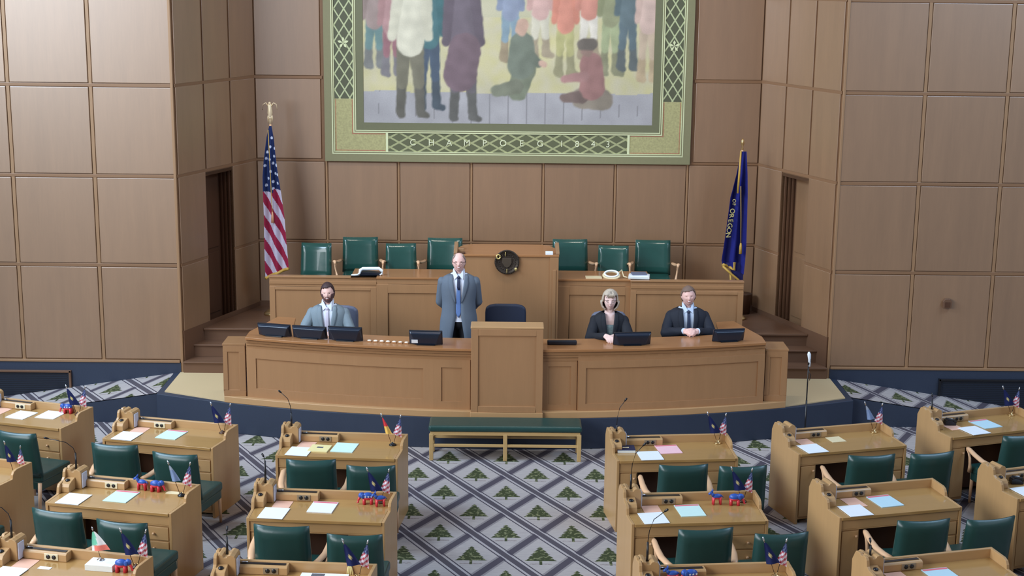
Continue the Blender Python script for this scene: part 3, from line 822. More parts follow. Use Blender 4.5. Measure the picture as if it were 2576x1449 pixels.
def make_chair(name, w, top, arms, leather, seat_z=.38, depth=.42, seat=True):
    """origin on the floor below the foot of the backrest; sitter faces +y"""
    t = empty(name)
    back_slab(w, seat_z+.01, top, .085, .028, .07).build('backrest', leather, t)
    s = MB(); s.prism([(-w/2+.02, .0), (w/2-.02, .0), (w/2+.0, depth), (-w/2-.0, depth)], seat_z-.055, seat_z+.03)
    o = s.build('seat', leather, t); bev(o, .022, 3)
    MB().prism([(-w/2+.03, .01), (w/2-.03, .01), (w/2-.01, depth-.01), (-w/2+.01, depth-.01)], seat_z-.135, seat_z-.05).build('seat_apron', leather, t, bevel=.010)
    for sx in (-1, 1):
        x = sx*(w/2-.03)
        MB().tube([(x, -.02, seat_z-.05), (x, -.05, .0)], [.020, .014], 8).build('leg', W_ARM, t)
        MB().tube([(x, depth-.03, seat_z-.06), (x*1.02, depth-.02, .0)], [.020, .013], 8).build('leg', W_ARM, t)
    if arms:
        for sx in (-1, 1):
            x = sx*(w/2+.035)
            az = seat_z+.175
            a = MB(); a.tube([(x-sx*.015, -.06, az-.02), (x+sx*.012, .03, az-.02), (x+sx*.035, .13, az-.01), (x+sx*.044, .24, az+.015), (x+sx*.042, .35, az+.042), (x+sx*.035, .385, az+.040), (x+sx*.033, .395, az+.01)], [(.024, .016), (.029, .018), (.030, .018), (.028, .018), (.024, .017), (.018, .014), (.012, .01)], 10)
            a.build('armrest', W_ARM, t)
            MB().tube([(x+sx*.036, .375, az+.03), (x+sx*.03, .345, az-.05), (x+sx*.015, .355, az-.14), (x*.97, .39, az-.21)], [(.018, .015), (.014, .013), (.016, .014), (.022, .018)], 8).build('arm_post', W_ARM, t)
    return t

armchair = make_chair('armchair', .465, .86, True, LEATHER, depth=.45)
sidechair = make_chair('side_chair', .455, .845, False, LEATHER, depth=.46)
used = {'a': False, 's': False}
def place(proto, key, loc, rz, label, group, cat='chair'):
    if not used.get(key): used[key] = True; o = proto
    else: o = copy_tree(proto)
    o.location = loc; o.rotation_euler = (0, 0, rz)
    return tag(o, label, cat, group)

# ------------------------------------------------------------------ member desks
HN, HR, DD, DZ = .58, .605, .54, .71
def make_desk(name, plate_mat):
    t = empty(name)
    prof = [(.0, 0), (.0, DZ-.0), (.20, DZ), (.215, .765), (.235, .79), (.30, .80), (.325, .82), (.335, .865), (.35, .885), (.385, .89), (.40, .875), (.42, .875), (.435, .89), (.49, .885), (.505, .865), (.54, .80), (.54, 0)]
    MLs = Matrix(((1, (HN-HR)/DD, 0, -HN), (0, 1, 0, 0), (0, 0, 1, 0), (0, 0, 0, 1)))
    MB().prism(prof, -.0, .026, 'X', M=MLs).build('side_panel', W_DESK, t, bevel=.004)
    prof2 = [(.0, 0), (.0, DZ), (.265, DZ), (.272, .745), (.29, .772), (.33, .785), (.54, .785), (.54, 0)]
    MRs = Matrix(((1, (HR-HN)/DD, 0, HN-.026), (0, 1, 0, 0), (0, 0, 1, 0), (0, 0, 0, 1)))
    MB().prism(prof2, -.0, .026, 'X', M=MRs).build('side_panel', W_DESK, t, bevel=.004)
    MB().prism([(-HN+.026, -.008), (HN-.026, -.008), (HR-.03, DD-.03), (-HR+.03, DD-.03)], DZ-.028, DZ-.001).build('desk_top', W_DESK_TOP, t, bevel=.003)
    MB().box(-HR+.02, HR-.02, DD-.03, DD, .0, .785).build('back_board', W_DESK_H, t, bevel=.006)
    # raised mic post with a notch, and the small switch block in front of it
    pp = [(-.585, DZ), (-.435, DZ), (-.435, .855), (-.445, .872), (-.475, .885), (-.495, .878), (-.505, .862), (-.525, .862), (-.535, .88), (-.56, .886), (-.585, .872)]
    MB().prism(pp, .36, .508, 'Y').build('mic_post', W_DESK, t, bevel=.004)
    sb = MB().prism([(.245, DZ), (.36, DZ), (.36, .815), (.30, .80), (.262, .785), (.245, .76)], -.578, -.49, 'X').build('switch_block', W_DESK, t, bevel=.004)
    MB().lathe([(.020, 0), (.020, .010), (.012, .016)], 12, M=T(-.532, .305, .798) @ Matrix.Rotation(.25, 4, 'X')).build('switch', BLACK2, sb)
    MB().box(-.433, -.425, .37, .45, DZ+.01, .85).build('card_sleeve', GLASSBLUE, t)
    # voting console along the back board
    cn = MB().prism([(.425, DZ), (.51, DZ), (.51, .778), (.44, .778), (.425, .765)], -.425, -.06, 'X').build('console', W_DESK_H, t, bevel=.004)
    MB().box(-.42, -.08, .455, .49, .774, .782).build('pen_slot', BLACK2, cn)
    MB().tube([(-.43, .47, .79), (-.37, .474, .787)], .006, 8).build('pen', CHROME, cn)
    MB().box(-.243, -.127, .419, .426, DZ+.008, .768).build('outlet_plate', plate_mat, cn, bevel=.002)
    for dx in (-.024, .024):
        MB().lathe([(.017, 0), (.017, .004), (.004, .0042)], 12, M=T(-.185+dx, .419, .744) @ Matrix.Rotation(PI/2, 4, 'X')).build('socket', BLACK2, cn)
    # sitter's side
    MB().box(-HN+.026, HN-.026, .012, .032, .595, DZ-.028).build('apron', W_DESK_H, t, bevel=.004)
    MB().box(-HN+.026, HN-.026, .010, .04, .588, .595).build('apron_bead', W_DESK_H, t)
    for (a, b_, n) in ((-HN+.026, -.38, 1), (.27, HN-.026, 2)):
        MB().box(a, b_, .022, .50, .04, .588).build('pedestal', W_DESK, t, bevel=.003)
        if n == 2:
            for za, zb in ((.46, .575), (.33, .445), (.07, .315)):
                d = MB().box(a+.012, b_-.012, .010, .022, za, zb).build('drawer', W_DESK_H, t, bevel=.003)
                MB().lathe([(.008, 0), (.007, .008), (.013, .016), (.008, .024)], 10, M=T((a+b_)/2, .010, (za+zb)/2) @ Matrix.Rotation(PI/2, 4, 'X')).build('knob', KNOB, d)
        else:
            d = MB().box(a+.012, b_-.012, .010, .022, .07, .575).build('door', W_DESK, t, bevel=.003)
            MB().lathe([(.008, 0), (.007, .008), (.013, .016), (.008, .024)], 10, M=T(b_-.035, .010, .53) @ Matrix.Rotation(PI/2, 4, 'X')).build('knob', KNOB, d)
    MB().box(-.38, .27, .30, .31, .04, .6).build('modesty_panel', W_DARK, t)  # dark tone stands in for the shade inside the knee hole
    return t

protoL = make_desk('member_desk', CREAM)
protoR = make_desk('member_desk', GREYPLATE)
DESKS = {
 'A': (-1.58, 12.98, -4, 'R', 'front row, first column left of the centre aisle'),
 'B': (-1.565, 11.36, -4, 'R', 'second row, first column left of the centre aisle'),
 'A3': (-1.595, 9.79, -4, 'R', 'third row, first column left of the centre aisle'),
 'C': (1.63, 13.0, 5.5, 'R', 'front row, first column right of the centre aisle'),
 'C2': (1.635, 11.39, 5.5, 'R', 'second row, first column right of the centre aisle'),
 'C3': (1.63, 9.82, 5.5, 'R', 'third row, first column right of the centre aisle'),
 'F': (-3.345, 13.34, -13.5, 'L', 'front row, second column left of the centre aisle'),
 'F2': (-3.35, 11.6, -12.5, 'L', 'second row, second column left of the centre aisle'),
 'F3': (-3.38, 10.0, -12.5, 'L', 'third row, second column left of the centre aisle'),
 'D': (3.36, 13.34, 15.5, 'R', 'front row, second column right of the centre aisle'),
 'D2': (3.385, 11.67, 14.5, 'R', 'second row, second column right of the centre aisle'),
 'D3': (3.39, 10.06, 14.5, 'R', 'third row, second column right of the centre aisle'),
 'G': (-4.95, 13.93, -17, 'L', 'front row at the left edge of the photo'),
 'G2': (-5.02, 12.2, -17, 'L', 'second row at the left edge of the photo'),
 'E': (4.97, 13.94, 19, 'R', 'front row at the right edge of the photo'),
 'E2': (5.04, 12.21, 19, 'R', 'second row at the right edge of the photo'),
}
def short(k): return DESKS[k][4]
def W(k, x, y, z=0):
    cx, cy, a, _, _ = DESKS[k]; a = math.radians(a)
    return Vector((cx+math.cos(a)*x-math.sin(a)*y, cy+math.sin(a)*x+math.cos(a)*y, z))
for k, (cx, cy, a, pk, lab) in DESKS.items():
    pr = protoL if pk == 'L' else protoR
    place(pr, 'desk'+pk, (cx, cy, 0), math.radians(a), 'oak member desk, '+lab, 'oak member desks', 'desk')
# chairs at the desks: (x of armchair, y, extra angle), (x of side chair, y, extra angle)
CH_POS = {'A': (-.17, -.33, 5, .40, -.43, 5), 'B': (-.21, -.32, -1, .41, -.45, 3), 'C': (-.03, -.38, 0, .51, -.44, 0), 'C2': (-.03, -.32, 3, .56, -.45, 2),
 'D': (-.03, -.40, -8, .57, -.47, -2), 'D2': (-.01, -.37, -6, .56, -.46, 0), 'F': (-.25, -.36, 5, .41, -.45, 1), 'F2': (-.28, -.33, -2, .35, -.42, 0),
 'G': (-.25, -.34, 0, .38, -.44, 0), 'G2': (-.25, -.34, 0, .38, -.44, 0), 'E': (.0, -.36, -4, .56, -.42, 0), 'E2': (.0, -.36, 0, .56, -.46, 0)}
for k, (x1, y1, a1, x2, y2, a2) in CH_POS.items():
    a = math.radians(DESKS[k][2])
    for pr, key, x, y, da, lb in ((armchair, 'a', x1, y1, a1, 'green leather armchair with pale arms, '), (sidechair, 's', x2, y2, a2, 'armless green leather chair, ')):
        p = W(k, x, y); p = p*((p.y-(.19 if key == 'a' else .155))/p.y); r = a+math.radians(da)
        # backrest top sits .07 behind the chair origin
        p = p + Vector((-math.sin(r), math.cos(r), 0))*.07
        place(pr, key, (p.x, p.y, 0), r, lb+short(k), 'green leather chairs at the member desks')

# dais chairs
hi = make_chair('dais_armchair', .466, 1.005, True, LEATHER_HI, seat_z=.55)
lo = make_chair('dais_chair', .40, .97, False, LEATHER_HI, seat_z=.50)
for key, pr, lst in (('hi', hi, ((-1.887, 18.38, 3, 'second from the left behind the dais desk'), (-.80, 18.38, -2, 'just left of the speaker desk'), (.82, 18.38, 2, 'just right of the speaker desk'), (1.887, 18.38, -3, 'at the right end behind the dais desk'))),
                     ('lo', lo, ((-2.43, 18.12, -4, 'at the left end behind the dais desk'), (-1.345, 18.15, 5, 'between the two tall chairs left of the speaker desk'), (1.36, 18.15, -5, 'between the two tall chairs right of the speaker desk')))):
    for x, y, da, lb in lst:
        place(pr, key, (x, y+.02, PLAT), PI+math.radians(da), ('tall glossy green leather armchair ' if key == 'hi' else 'lower glossy green leather chair ')+lb, 'green leather chairs on the dais')

# ------------------------------------------------------------------ bench
be = empty('bench', (.005, 14.97, 0), 0, 'long low bench with green leather top and pale wooden frame before the rostrum', 'bench')
cs = MB().box(-.83, .83, -.01, .35, .325, .395).build('cushion', LEATHER, be); bev(cs, .028, 4)
MB().box(-.81, .81, .005, .04, .285, .325).build('rail', W_PALE, be, bevel=.005)
MB().box(-.81, .81, .30, .335, .285, .325).build('rail', W_PALE, be, bevel=.005)
for x in (-.80, 0, .80):
    for y in (.02, .32): 
        MB().box(x-.022, x+.022, y-.02, y+.02, 0, .30).build('leg', W_PALE, be, bevel=.005)
    MB().box(x-.012, x+.012, .02, .32, .15, .185).build('side_stretcher', W_PALE, be, bevel=.003)
MB().box(-.80, .80, .005, .03, .155, .185).build('stretcher', W_PALE, be, bevel=.004)
MB().box(-.80, .80, .31, .335, .155, .185).build('stretcher', W_PALE, be, bevel=.004)

# ------------------------------------------------------------------ papers, booklets and toys on the desks
def place_on(o, k, x, y, da=0, z=DZ):
    p = W(k, x, y, z); o.location = p; o.rotation_euler = (0, 0, math.radians(DESKS[k][2]+da)); return o
def paper(name, k, x, y, w, h, mat, label, cat='paper', th=.004, da=0, header=None, group=None, z=None, pm=None, pat=0):
    o = MB().box(-w/2, w/2, -h/2, h/2, 0, th).build(name, mat)
    if header: MB().box(-w/2+.004, w/2-.004, h/2-.035, h/2-.006, th, th+.0006).build('printed_header', header, o)
    if pat: MB().box(-w/2+.012, w/2-.03, -h/2+.03, h/2-.02, th, th+.0006).build('print', P_INK, o)
    place_on(o, k, x, y, da, DZ if z is None else z)
    return tag(o, label, cat, group)
PW, PH = .215, .25
row = {'A': 'front row desk, first column left of aisle', 'B': 'second row desk, first column left of aisle', 'A3': 'third row desk, first column left of aisle',
       'C': 'front row desk, first column right of aisle', 'C2': 'second row desk, first column right of aisle', 'C3': 'third row desk, first column right of aisle',
       'F': 'front row desk, second column left of aisle', 'F2': 'second row desk, second column left of aisle', 'F3': 'third row desk, second column left of aisle',
       'D': 'front row desk, second column right of aisle', 'D2': 'second row desk, second column right of aisle', 'D3': 'third row desk, second column right of aisle',
       'G': 'front row desk at left photo edge', 'E': 'front row desk at right photo edge', 'E2': 'second row desk at right photo edge'}
GP = 'papers laid out on the member desks'
def wh(k, x, y, da=0, mat=None, n='white paper sheets', **kw):
    if x < -.2: x = max(x, -.375) if x < -.3 else x; y = min(y, .113); kw['z'] = DZ+.0025
    elif k not in ('G',): y = min(y, .29)
    return paper('paper_stack', k, x, y, PW, PH, mat or P_WHITE, n+' on '+row[k], da=da, group=GP, **kw)
def sal(k, x, y, da=0): return paper('paper_sheet', k, max(x, -.35), min(y, .305), .15, .22, P_SALMON, 'salmon sheet on '+row[k], da=da, th=.002, group=GP)
def aq(k, x, y, da=0, mat=None, hd=True): return paper('paper_stack', k, x, min(y, .27), PW, PH+.02, mat or P_AQUA, 'pale aqua sheets on '+row[k], da=da, th=.006, header=P_RED if hd else None, group=GP)
sal('A', -.40, .36, -6); wh('A', -.44, .16, -4); aq('A', .03, .345, -4, hd=False)
yb = paper('booklet', 'A', -.20, .215, .19, .20, P_YELLOW, 'pale yellow booklet on '+row['A'], 'booklet', .010, da=-4)
MB().box(-.03, .03, .0, .04, .010, .0108).build('cover_print', P_INK, yb)
sal('B', -.385, .36, -2); wh('B', -.39, .146, -3); wh('B', .005, .345, -3, n='thick white sheets with red header', header=P_RED, th=.008)
nb = paper('book', 'C', -.445, .30, .17, .16, P_EDGE, 'navy covered book at left of '+row['C'], 'book', .022, da=-4)
MB().box(-.087, .087, -.072, .083, .022, .027).build('cover', NAVY, nb); MB().box(-.03, .03, -.01, .02, .027, .0276).build('cover_emblem', P_BEIGE, nb)
wh('C', -.245, .12, 2); paper('paper_stack', 'C', -.03, .295, PW, PH, P_PINK, 'pink sheets on '+row['C'], th=.005, da=3, header=P_RED, group=GP)
sal('C2', -.42, .34, 2); wh('C2', -.395, .13, 4); aq('C2', -.03, .345, 2)
sal('D', -.38, .36, 2); wh('D', -.40, .15, 2); paper('paper_sheet', 'D', -.015, .325, .15, .16, P_BEIGE, 'small beige card in the middle of '+row['D'], th=.003, group=GP)
sal('D2', -.29, .34, 2); wh('D2', -.46, .145, 0); aq('D2', -.01, .355, 2, P_BLUE)
sal('D3', -.33, .39, 0); aq('D3', .02, .35, 0, P_BLUE)
wh('E', -.22, .17, 2, n='grey white sheets'); aq('E', .03, .37, 2, P_BLUE); sal('E', -.39, .33, 2)
wh('E2', -.40, .20, 0)
sal('F', -.36, .36, 2); wh('F', -.40, .165, 0); aq('F', .02, .36, -2)
wh('F2', -.40, .21, 0); aq('F2', -.01, .355, 0); paper('paper_strip', 'F2', .38, .465, .12, .06, P_BEIGE, 'narrow cream strip against the back rail of '+row['F2'], th=.004, group=GP)
sal('F3', -.39, .385, 2); wh('F3', -.375, .19, 0); paper('name_card', 'F3', -.165, .29, .10, .045, P_WHITE, 'small white card on '+row['F3'], 'card', .002)
st_ = paper('paper_block', 'F3', .255, .40, .22, .14, P_EDGE, 'thick white paper block near the rail of '+row['F3'], 'paper', .045, da=3)
MB().box(-.108, .108, -.068, .072, .045, .047).build('top_sheet', P_WHITE, st_)
sal('G', -.36, .37, 0); wh('G', -.055, .26, -2, n='left of two white sheets'); wh('G', .22, .36, 2, n='right of two white sheets')
mg = paper('magazine', 'A3', .22, .36, .36, .24, P_WHITE, 'open white magazine with dark pictures on '+row['A3'], 'magazine', .006)
MB().box(-.10, .0, -.05, .11, .006, .0066).build('picture_print', P_INK, mg)
m3 = wh('C3', .30, .34, 0, n='white sheets with dark printed corner'); MB().box(-.10, -.05, .03, .12, .004, .0047).build('printed_corner', NAVY, m3)
# yellow ribbon over the rail of the third row desk
rb = MB()
for dx, dz in ((-.02, .11), (-.005, .15), (.012, .13), (.03, .12)):
    rb.tube([(0, .0, .082), (dx*.6, -.012, .05), (dx, -.02, .085-dz)], .004, 6)
rb.ellipsoid((0, 0, .088), (.014, .010, .012), 8, 6)
o = rb.build('ribbon', plain('yellow ribbon', (232, 218, 150), .5)); place_on(o, 'A3', .40, .505); tag(o, 'yellow ribbon hanging over the back rail of the third row desk, left of aisle', 'ribbon')

def toy_elephant():
    t = empty('toy_elephant')
    MB().ellipsoid((0, 0, .060), (.042, .026, .026), 14, 9).build('body', TOY_BLUE, t)
    lo_ = MB()
    lo_.ellipsoid((0, 0, .046), (.040, .025, .018), 12, 7)
    for x in (-.026, .026):
        for y in (-.012, .012): lo_.tube([(x, y, .045), (x, y, 0)], [.011, .012], 8)
    lo_.tube([(-.052, 0, .055), (-.066, 0, .035), (-.070, 0, .012), (-.080, 0, .014)], [.011, .008, .006, .005], 8)
    lo_.build('legs_and_trunk', TOY_RED, t)
    MB().ellipsoid((-.046, 0, .066), (.022, .020, .021), 12, 8).build('head', TOY_BLUE, t)
    e = MB()
    for s in (-1, 1): e.ellipsoid((-.036, s*.020, .064), (.014, .004, .018), 10, 6)
    e.build('ear', TOY_BLUE, t)
    st = MB()
    for x in (-.018, .004, .026):
        for k in range(5):
            a = PI/2+2*PI*k/5
            c = Vector((x, -.0268, .062))
            p = [c, c+Vector((.004*math.cos(a-.6), 0, .004*math.sin(a-.6))), c+Vector((.009*math.cos(a), 0, .009*math.sin(a))), c+Vector((.004*math.cos(a+.6), 0, .004*math.sin(a+.6)))]
            st.add(p, [(0, 1, 2, 3)])
    st.build('stars', TOY_WHITE, t)
    return t
def toy_donkey():
    t = empty('toy_donkey')
    MB().ellipsoid((0, 0, .062), (.036, .019, .019), 14, 9).build('body', TOY_BLUE, t)
    l = MB()
    for x in (-.024, .024):
        for y in (-.010, .010): l.tube([(x, y, .056), (x*1.15, y, 0)], [.010, .007], 8)
    l.ellipsoid((0, 0, .052), (.034, .018, .013), 12, 7)
    l.build('legs', TOY_RED, t)
    n = MB(); n.tube([(-.026, 0, .066), (-.042, 0, .090)], [.013, .011], 8); n.tube([(-.038, 0, .094), (-.064, 0, .080)], [.012, .008], 8)
    n.tube([(-.038, .006, .096), (-.034, .010, .118)], [.005, .002], 6); n.tube([(-.038, -.006, .096), (-.034, -.010, .118)], [.005, .002], 6)
    MB().tube([(.034, 0, .068), (.048, 0, .050)], [.004, .003], 6).build('tail', TOY_BLUE, t)
    n.build('head', TOY_BLUE, t)
    return t
TE, TD = toy_elephant(), toy_donkey()
for key, pr, lst in (('te', TE, (('B', .37, .42, 10, 'second row desk, first column left of aisle'), ('C2', .385, .385, 170, 'second row desk, first column right of aisle'), ('F2', .215, .468, 182, 'second row desk, second column left of aisle'), ('F3', .43, .365, 188, 'third row desk, second column left of aisle'), ('C3', -.19, .37, 8, 'third row desk, first column right of aisle'), ('G', .35, .47, 10, 'front row desk at left photo edge'))),
                     ('td', TD, (('B', .485, .375, 20, 'second row desk, first column left of aisle'), ('C2', .235, .41, 5, 'second row desk, first column right of aisle'), ('F2', .085, .47, 0, 'second row desk, second column left of aisle'), ('C3', -.33, .37, 5, 'third row desk, first column right of aisle')))):
    for (k, x, y, da, lb) in lst:
        p = W(k, x, y, DZ)
        o = place(pr, key, p, math.radians(DESKS[k][2]+da), ('red and blue toy elephant, ' if key == 'te' else 'red and blue toy donkey, ')+lb, 'red and blue toy animals on the desks', 'toy'); o.scale = (1.18, 1.18, 1.18)

# desk phones / dark handset
for k, x, y in (('E', -.33, .365), ('E2', -.325, .345)):
    o = empty('desk_phone', label='dark handset with pale top on '+row[k], cat='phone')
    MB().prism([(-.055, 0), (.055, 0), (.055, .03), (-.02, .055), (-.055, .04)], -.04, .04, 'Y').build('base', BLACK, o, bevel=.004)
    MB().tube([(-.06, -.03, .05), (-.05, -.03, .07), (.03, -.03, .055), (.05, -.03, .03)], [.016, .012, .012, .016], 8).build('handset', BLACK2, o)
    MB().box(-.03, .03, -.005, .03, .045, .056).build('keypad', P_WHITE, o)
    place_on(o, k, x, y, -20, DZ+.003)

# gooseneck microphones rising from the desk posts: (lean dx, dy, neck length)
def gooseneck(k, dx, dy, up, thick=.12):
    o = empty('gooseneck_microphone', label='black gooseneck microphone on '+row[k], cat='microphone', group='gooseneck microphones on the desks')
    p = W(k, -.515, .43, .862); o.location = p
    MB().tube([(0, 0, -.03), (0, 0, thick)], [.010, .008], 8).build('holder', BLACK2, o)
    n = [(0, 0, thick), (dx*.08, dy*.08, thick+up*.35), (dx*.35, dy*.35, thick+up*.72), (dx, dy, thick+up)]
    MB().tube(n, .0032, 6).build('neck', BLACK2, o)
    e = Vector(n[-1]); d = (e-Vector(n[-2])).normalized()
    MB().tube([e, e+d*.012, e+d*.035, e+d*.04], [.005, .009, .009, .004], 8).build('capsule', BLACK2, o)
gooseneck('A', -.09, 0, .20, .13); gooseneck('B', -.01, .01, .03, .20); gooseneck('C', .07, 0, .24, .06); gooseneck('C2', .09, -.02, .26, .13)
gooseneck('C3', .11, -.05, .26, .15); gooseneck('F2', -.22, -.03, .14, .15); gooseneck('F3', -.17, -.02, .14, .15); gooseneck('A3', 0, .01, .04, .14); gooseneck('E', .0, .01, .04, .10)
gooseneck('D3', 0, .01, .02, .08)

# ------------------------------------------------------------------ little desk flags
RED, WHT, BLU = (182, 44, 62), (228, 226, 236), (38, 46, 92)
def drape(name, w, h, paint, parent, mat=PAINTED, nx=10, ny=16, fold=.010):
    """flag hanging from a slanted pole: narrow at the top, broad below, soft folds"""
    def pos(u, v):
        ww = w*(.12+.88*(v**.8)); x = (u-.35)*ww
        return (x, fold*math.sin(u*7+v*2)*v, -h*v - .12*h*(u-.3)*v)
    return sheet(name, nx, ny, pos, paint, mat, parent)
def us_small(u, v):
    if v < .40: return (52, 62, 104) if (int(u*7)+int(v*22)) % 4 else (130, 140, 180)
    return RED if ((v*1.0+u*.45)*8) % 2 < .95 else WHT
def make_flag(kind):
    t = empty('desk_flag')
    MB().tube([(0, 0, 0), (0, 0, .285)], .0028, 6).build('pole', W_DARK if kind != 'us' else BLACK2, t)
    MB().tube([(0, 0, .28), (0, 0, .290), (0, 0, .312), (0, 0, .322)], [.003, .008, .007, .001], 8).build('finial', CHROME if kind != 'ital' else BRASS, t)
    if kind == 'us': f = drape('flag', .10, .185, us_small, t)
    elif kind == 'state': f = drape('flag', .105, .18, lambda u, v: (190, 176, 120) if (u-.5)**2*.6+(v-.58)**2 < .012 else (26, 34, 78), t)
    elif kind == 'pale': f = drape('flag', .075, .15, lambda u, v: (120, 140, 176) if v > .3 else (150, 160, 176), t)
    elif kind == 'redgold': f = drape('flag', .06, .17, lambda u, v: (206, 60, 66) if v < .55 else (226, 182, 92), t)
    elif kind == 'tri': f = drape('flag', .17, .19, lambda u, v: (120, 206, 176) if u+v*.35 < .62 and v < .75 else ((238, 240, 240) if v < .7 or u < .2 else (236, 128, 112)), t)
    f.location = (0, -.004, .272)
    return t
FL = {k: make_flag(k) for k in ('us', 'state', 'pale', 'redgold', 'tri')}
def lean_flag(kind, base, dx, dy, h, label):
    key = 'fl'+kind
    if not used.get(key): used[key] = True; o = FL[kind]
    else: o = copy_tree(FL[kind])
    d = Vector((dx, dy, h)); L = d.length
    q = Vector((0, 0, 1)).rotation_difference(d.normalized())
    o.location = base; o.rotation_mode = 'QUATERNION'; o.rotation_quaternion = q
    s = L/.30; o.scale = (s*1.0, s*1.0, s)
    tag(o, label, 'flag', 'small flags on the member desks')
def flag_base(k, x, y, mat, lb):
    o = empty('flag_stand', label=lb+' on '+row[k], cat='flag stand', group='flag stands on the member desks')
    MB().lathe([(.036, 0), (.036, .008), (.026, .014), (.012, .018), (.010, .028), (.004, .030)], 16).build('base', mat, o)
    c = MB()
    for s in (-1, 1): c.tube([(s*.006, 0, .020), (s*.016, 0, .034)], .006, 8)
    c.build('pole_socket', BRASS, o)
    place_on(o, k, x, y)
    return W(k, x, y, DZ+.024)
for k, x, y, kinds, mat in (('A', .475, .40, ('redgold', 'us'), BLACK2), ('B', .47, .455, ('state', 'us'), W_DARK), ('C', .49, .455, ('state', 'us'), BRASS),
        ('C2', .475, .455, ('state', 'us'), W_DARK), ('C3', .475, .42, ('state', 'us'), BRASS), ('D', .475, .45, ('pale', 'us'), BRASS), ('E', .49, .455, ('state', 'us'), BRASS),
        ('F', .475, .455, ('state', 'us'), W_DARK), ('F2', .48, .42, ('pale', 'us'), BLACK2), ('F3', .50, .465, ('state', 'us'), W_DARK), ('A3', .475, .42, ('state', 'us'), BRASS),
        ('G', .475, .46, ('state', 'us'), W_DARK)):
    b = flag_base(k, x, y, mat, 'small round flag base')
    names = {'us': 'small striped national flag', 'state': 'small navy state flag', 'pale': 'small pale blue flag', 'redgold': 'small red and gold flag'}
    lean_flag(kinds[0], b+Vector((-.012, -.018, 0)), -.095, .02, .275, names[kinds[0]]+' on '+row[k])
    lean_flag(kinds[1], b+Vector((.012, .014, 0)), .062, .02, .255, names[kinds[1]]+' on '+row[k])
b = W('F3', .225, .43, DZ+.047)
o = empty('flag_stand', label='flag base standing on the thick paper block, third row', cat='flag stand'); o.location = b
MB().lathe([(.028, 0), (.028, .006), (.008, .012), (.004, .02)], 14).build('base', CHROME, o)
lean_flag('tri', b+Vector((0, 0, .012)), -.05, .0, .24, 'green white and red flag on '+row['F3'])
p = W('G2', .55, .49, .785)
lean_flag('state', p+Vector((-.10, 0, -.07)), -.06, 0, .26, 'small navy state flag on second row desk at left photo edge')
lean_flag('us', p+Vector((-.04, 0, -.07)), .02, 0, .22, 'small striped national flag on second row desk at left photo edge')
FL['us'].name = 'desk_flag'

# ------------------------------------------------------------------ tall flags
def tall_flag(name, x, y, ztop, label, cloth, eagle=True, polemat=None):
    t = empty(name, (x, y, PLAT), 0, label, 'flag')
    h = ztop-PLAT
    MB().lathe([(.14, 0), (.14, .02), (.10, .05), (.035, .09), (.025, .16), (.018, .17)], 24).build('stand', BRASS, t)
    MB().tube([(0, 0, .1), (0, 0, h-.28 if eagle else h-.14)], .014, 10).build('pole', polemat or W_ARM, t)
    return t, h
tf, h = tall_flag('national_flag', -3.0, 18.35, 3.56, 'tall striped flag with white stars on a gilt eagle pole, left of dais', None)
eg = MB()
eg.tube([(0, 0, h-.30), (.0, 0, h-.22), (0, 0, h-.14), (0, 0, h-.10), (0, -.01, h-.03), (0, -.02, h)], [.012, .014, .034, .030, .024, .008], 10)
eg.ellipsoid((0, -.018, h-.015), (.018, .022, .020)); eg.ellipsoid((0, 0, h-.20), (.022, .022, .022))
for s in (-1, 1):
    eg.tube([(s*.015, 0, h-.06), (s*.05, 0, h-.01), (s*.082, 0, h-.03), (s*.092, 0, h-.10)], [(.020, .010), (.026, .008), (.022, .006), (.008, .004)], 8)
    eg.tube([(s*.010, 0, h-.14), (s*.026, 0, h-.20), (s*.024, 0, h-.27)], [.014, .012, .005], 8)
eg.build('eagle', plain('pale gilt', (236, 214, 176), .35, metal=.35), tf)
# cloth outline in local x against z (z above the dais floor)
LZ = [(2.44, -.01, .02), (2.30, -.045, .045), (2.0, -.085, .075), (1.80, -.10, .10), (1.60, -.10, .13), (1.30, -.095, .165), (.95, -.10, .185), (.66, -.10, .205), (.49, -.095, .20)]
def interp(tab, z, i):
    for a, b_ in zip(tab, tab[1:]):
        if a[0] >= z >= b_[0]:
            t = (a[0]-z)/(a[0]-b_[0]); return a[i]+(b_[i]-a[i])*t
    return tab[-1][i] if z < tab[-1][0] else tab[0][i]
def cloth_pos(tab, ztop, zl, zr, nf, amp):
    def pos(u, v):
        zb = zl+(zr-zl)*u; z = ztop+(zb-ztop)*v
        a, b_ = interp(tab, z, 1), interp(tab, z, 2)
        x = a+(b_-a)*u
        k = min(1, v*3)
        return (x, -.03 - amp*k*(.5+.5*math.cos(u*nf*2*PI)) , z)
    return pos
pos = cloth_pos(LZ, 2.44, .49, .62, 2.0, .06)
STARS = [(.02, 2.29), (.0, 2.18), (.055, 2.16), (.045, 2.06), (-.055, 2.03), (.03, 1.97), (-.07, 1.94), (.075, 1.95), (.0, 1.87), (.06, 1.84), (-.03, 1.78), (.03, 1.74), (.085, 1.72), (-.06, 1.69), (.03, 1.65), (-.01, 2.02), (-.04, 2.11), (.09, 1.83)]
def us_big(u, v):
    x, _, z = pos(u, v)
    if z > 1.60+(-.15*x) + (.05 if x > .03 else 0):
        for sx, sz in STARS:
            if ((x-sx)*1.25)**2+(z-sz)**2 < .018**2: return (206, 214, 236)
        return (34, 48, 92)
    ph = ((z+1.94*x-1.585)/.30) % 1
    return (150, 36, 66) if ph < .50 else (196, 188, 206)
sheet('cloth', 56, 220, pos, us_big, PAINTED, tf)
MB().tube([pos(u/10, 1) for u in range(11)], [.020]*11, 8).build('fringe', GOLD, tf)
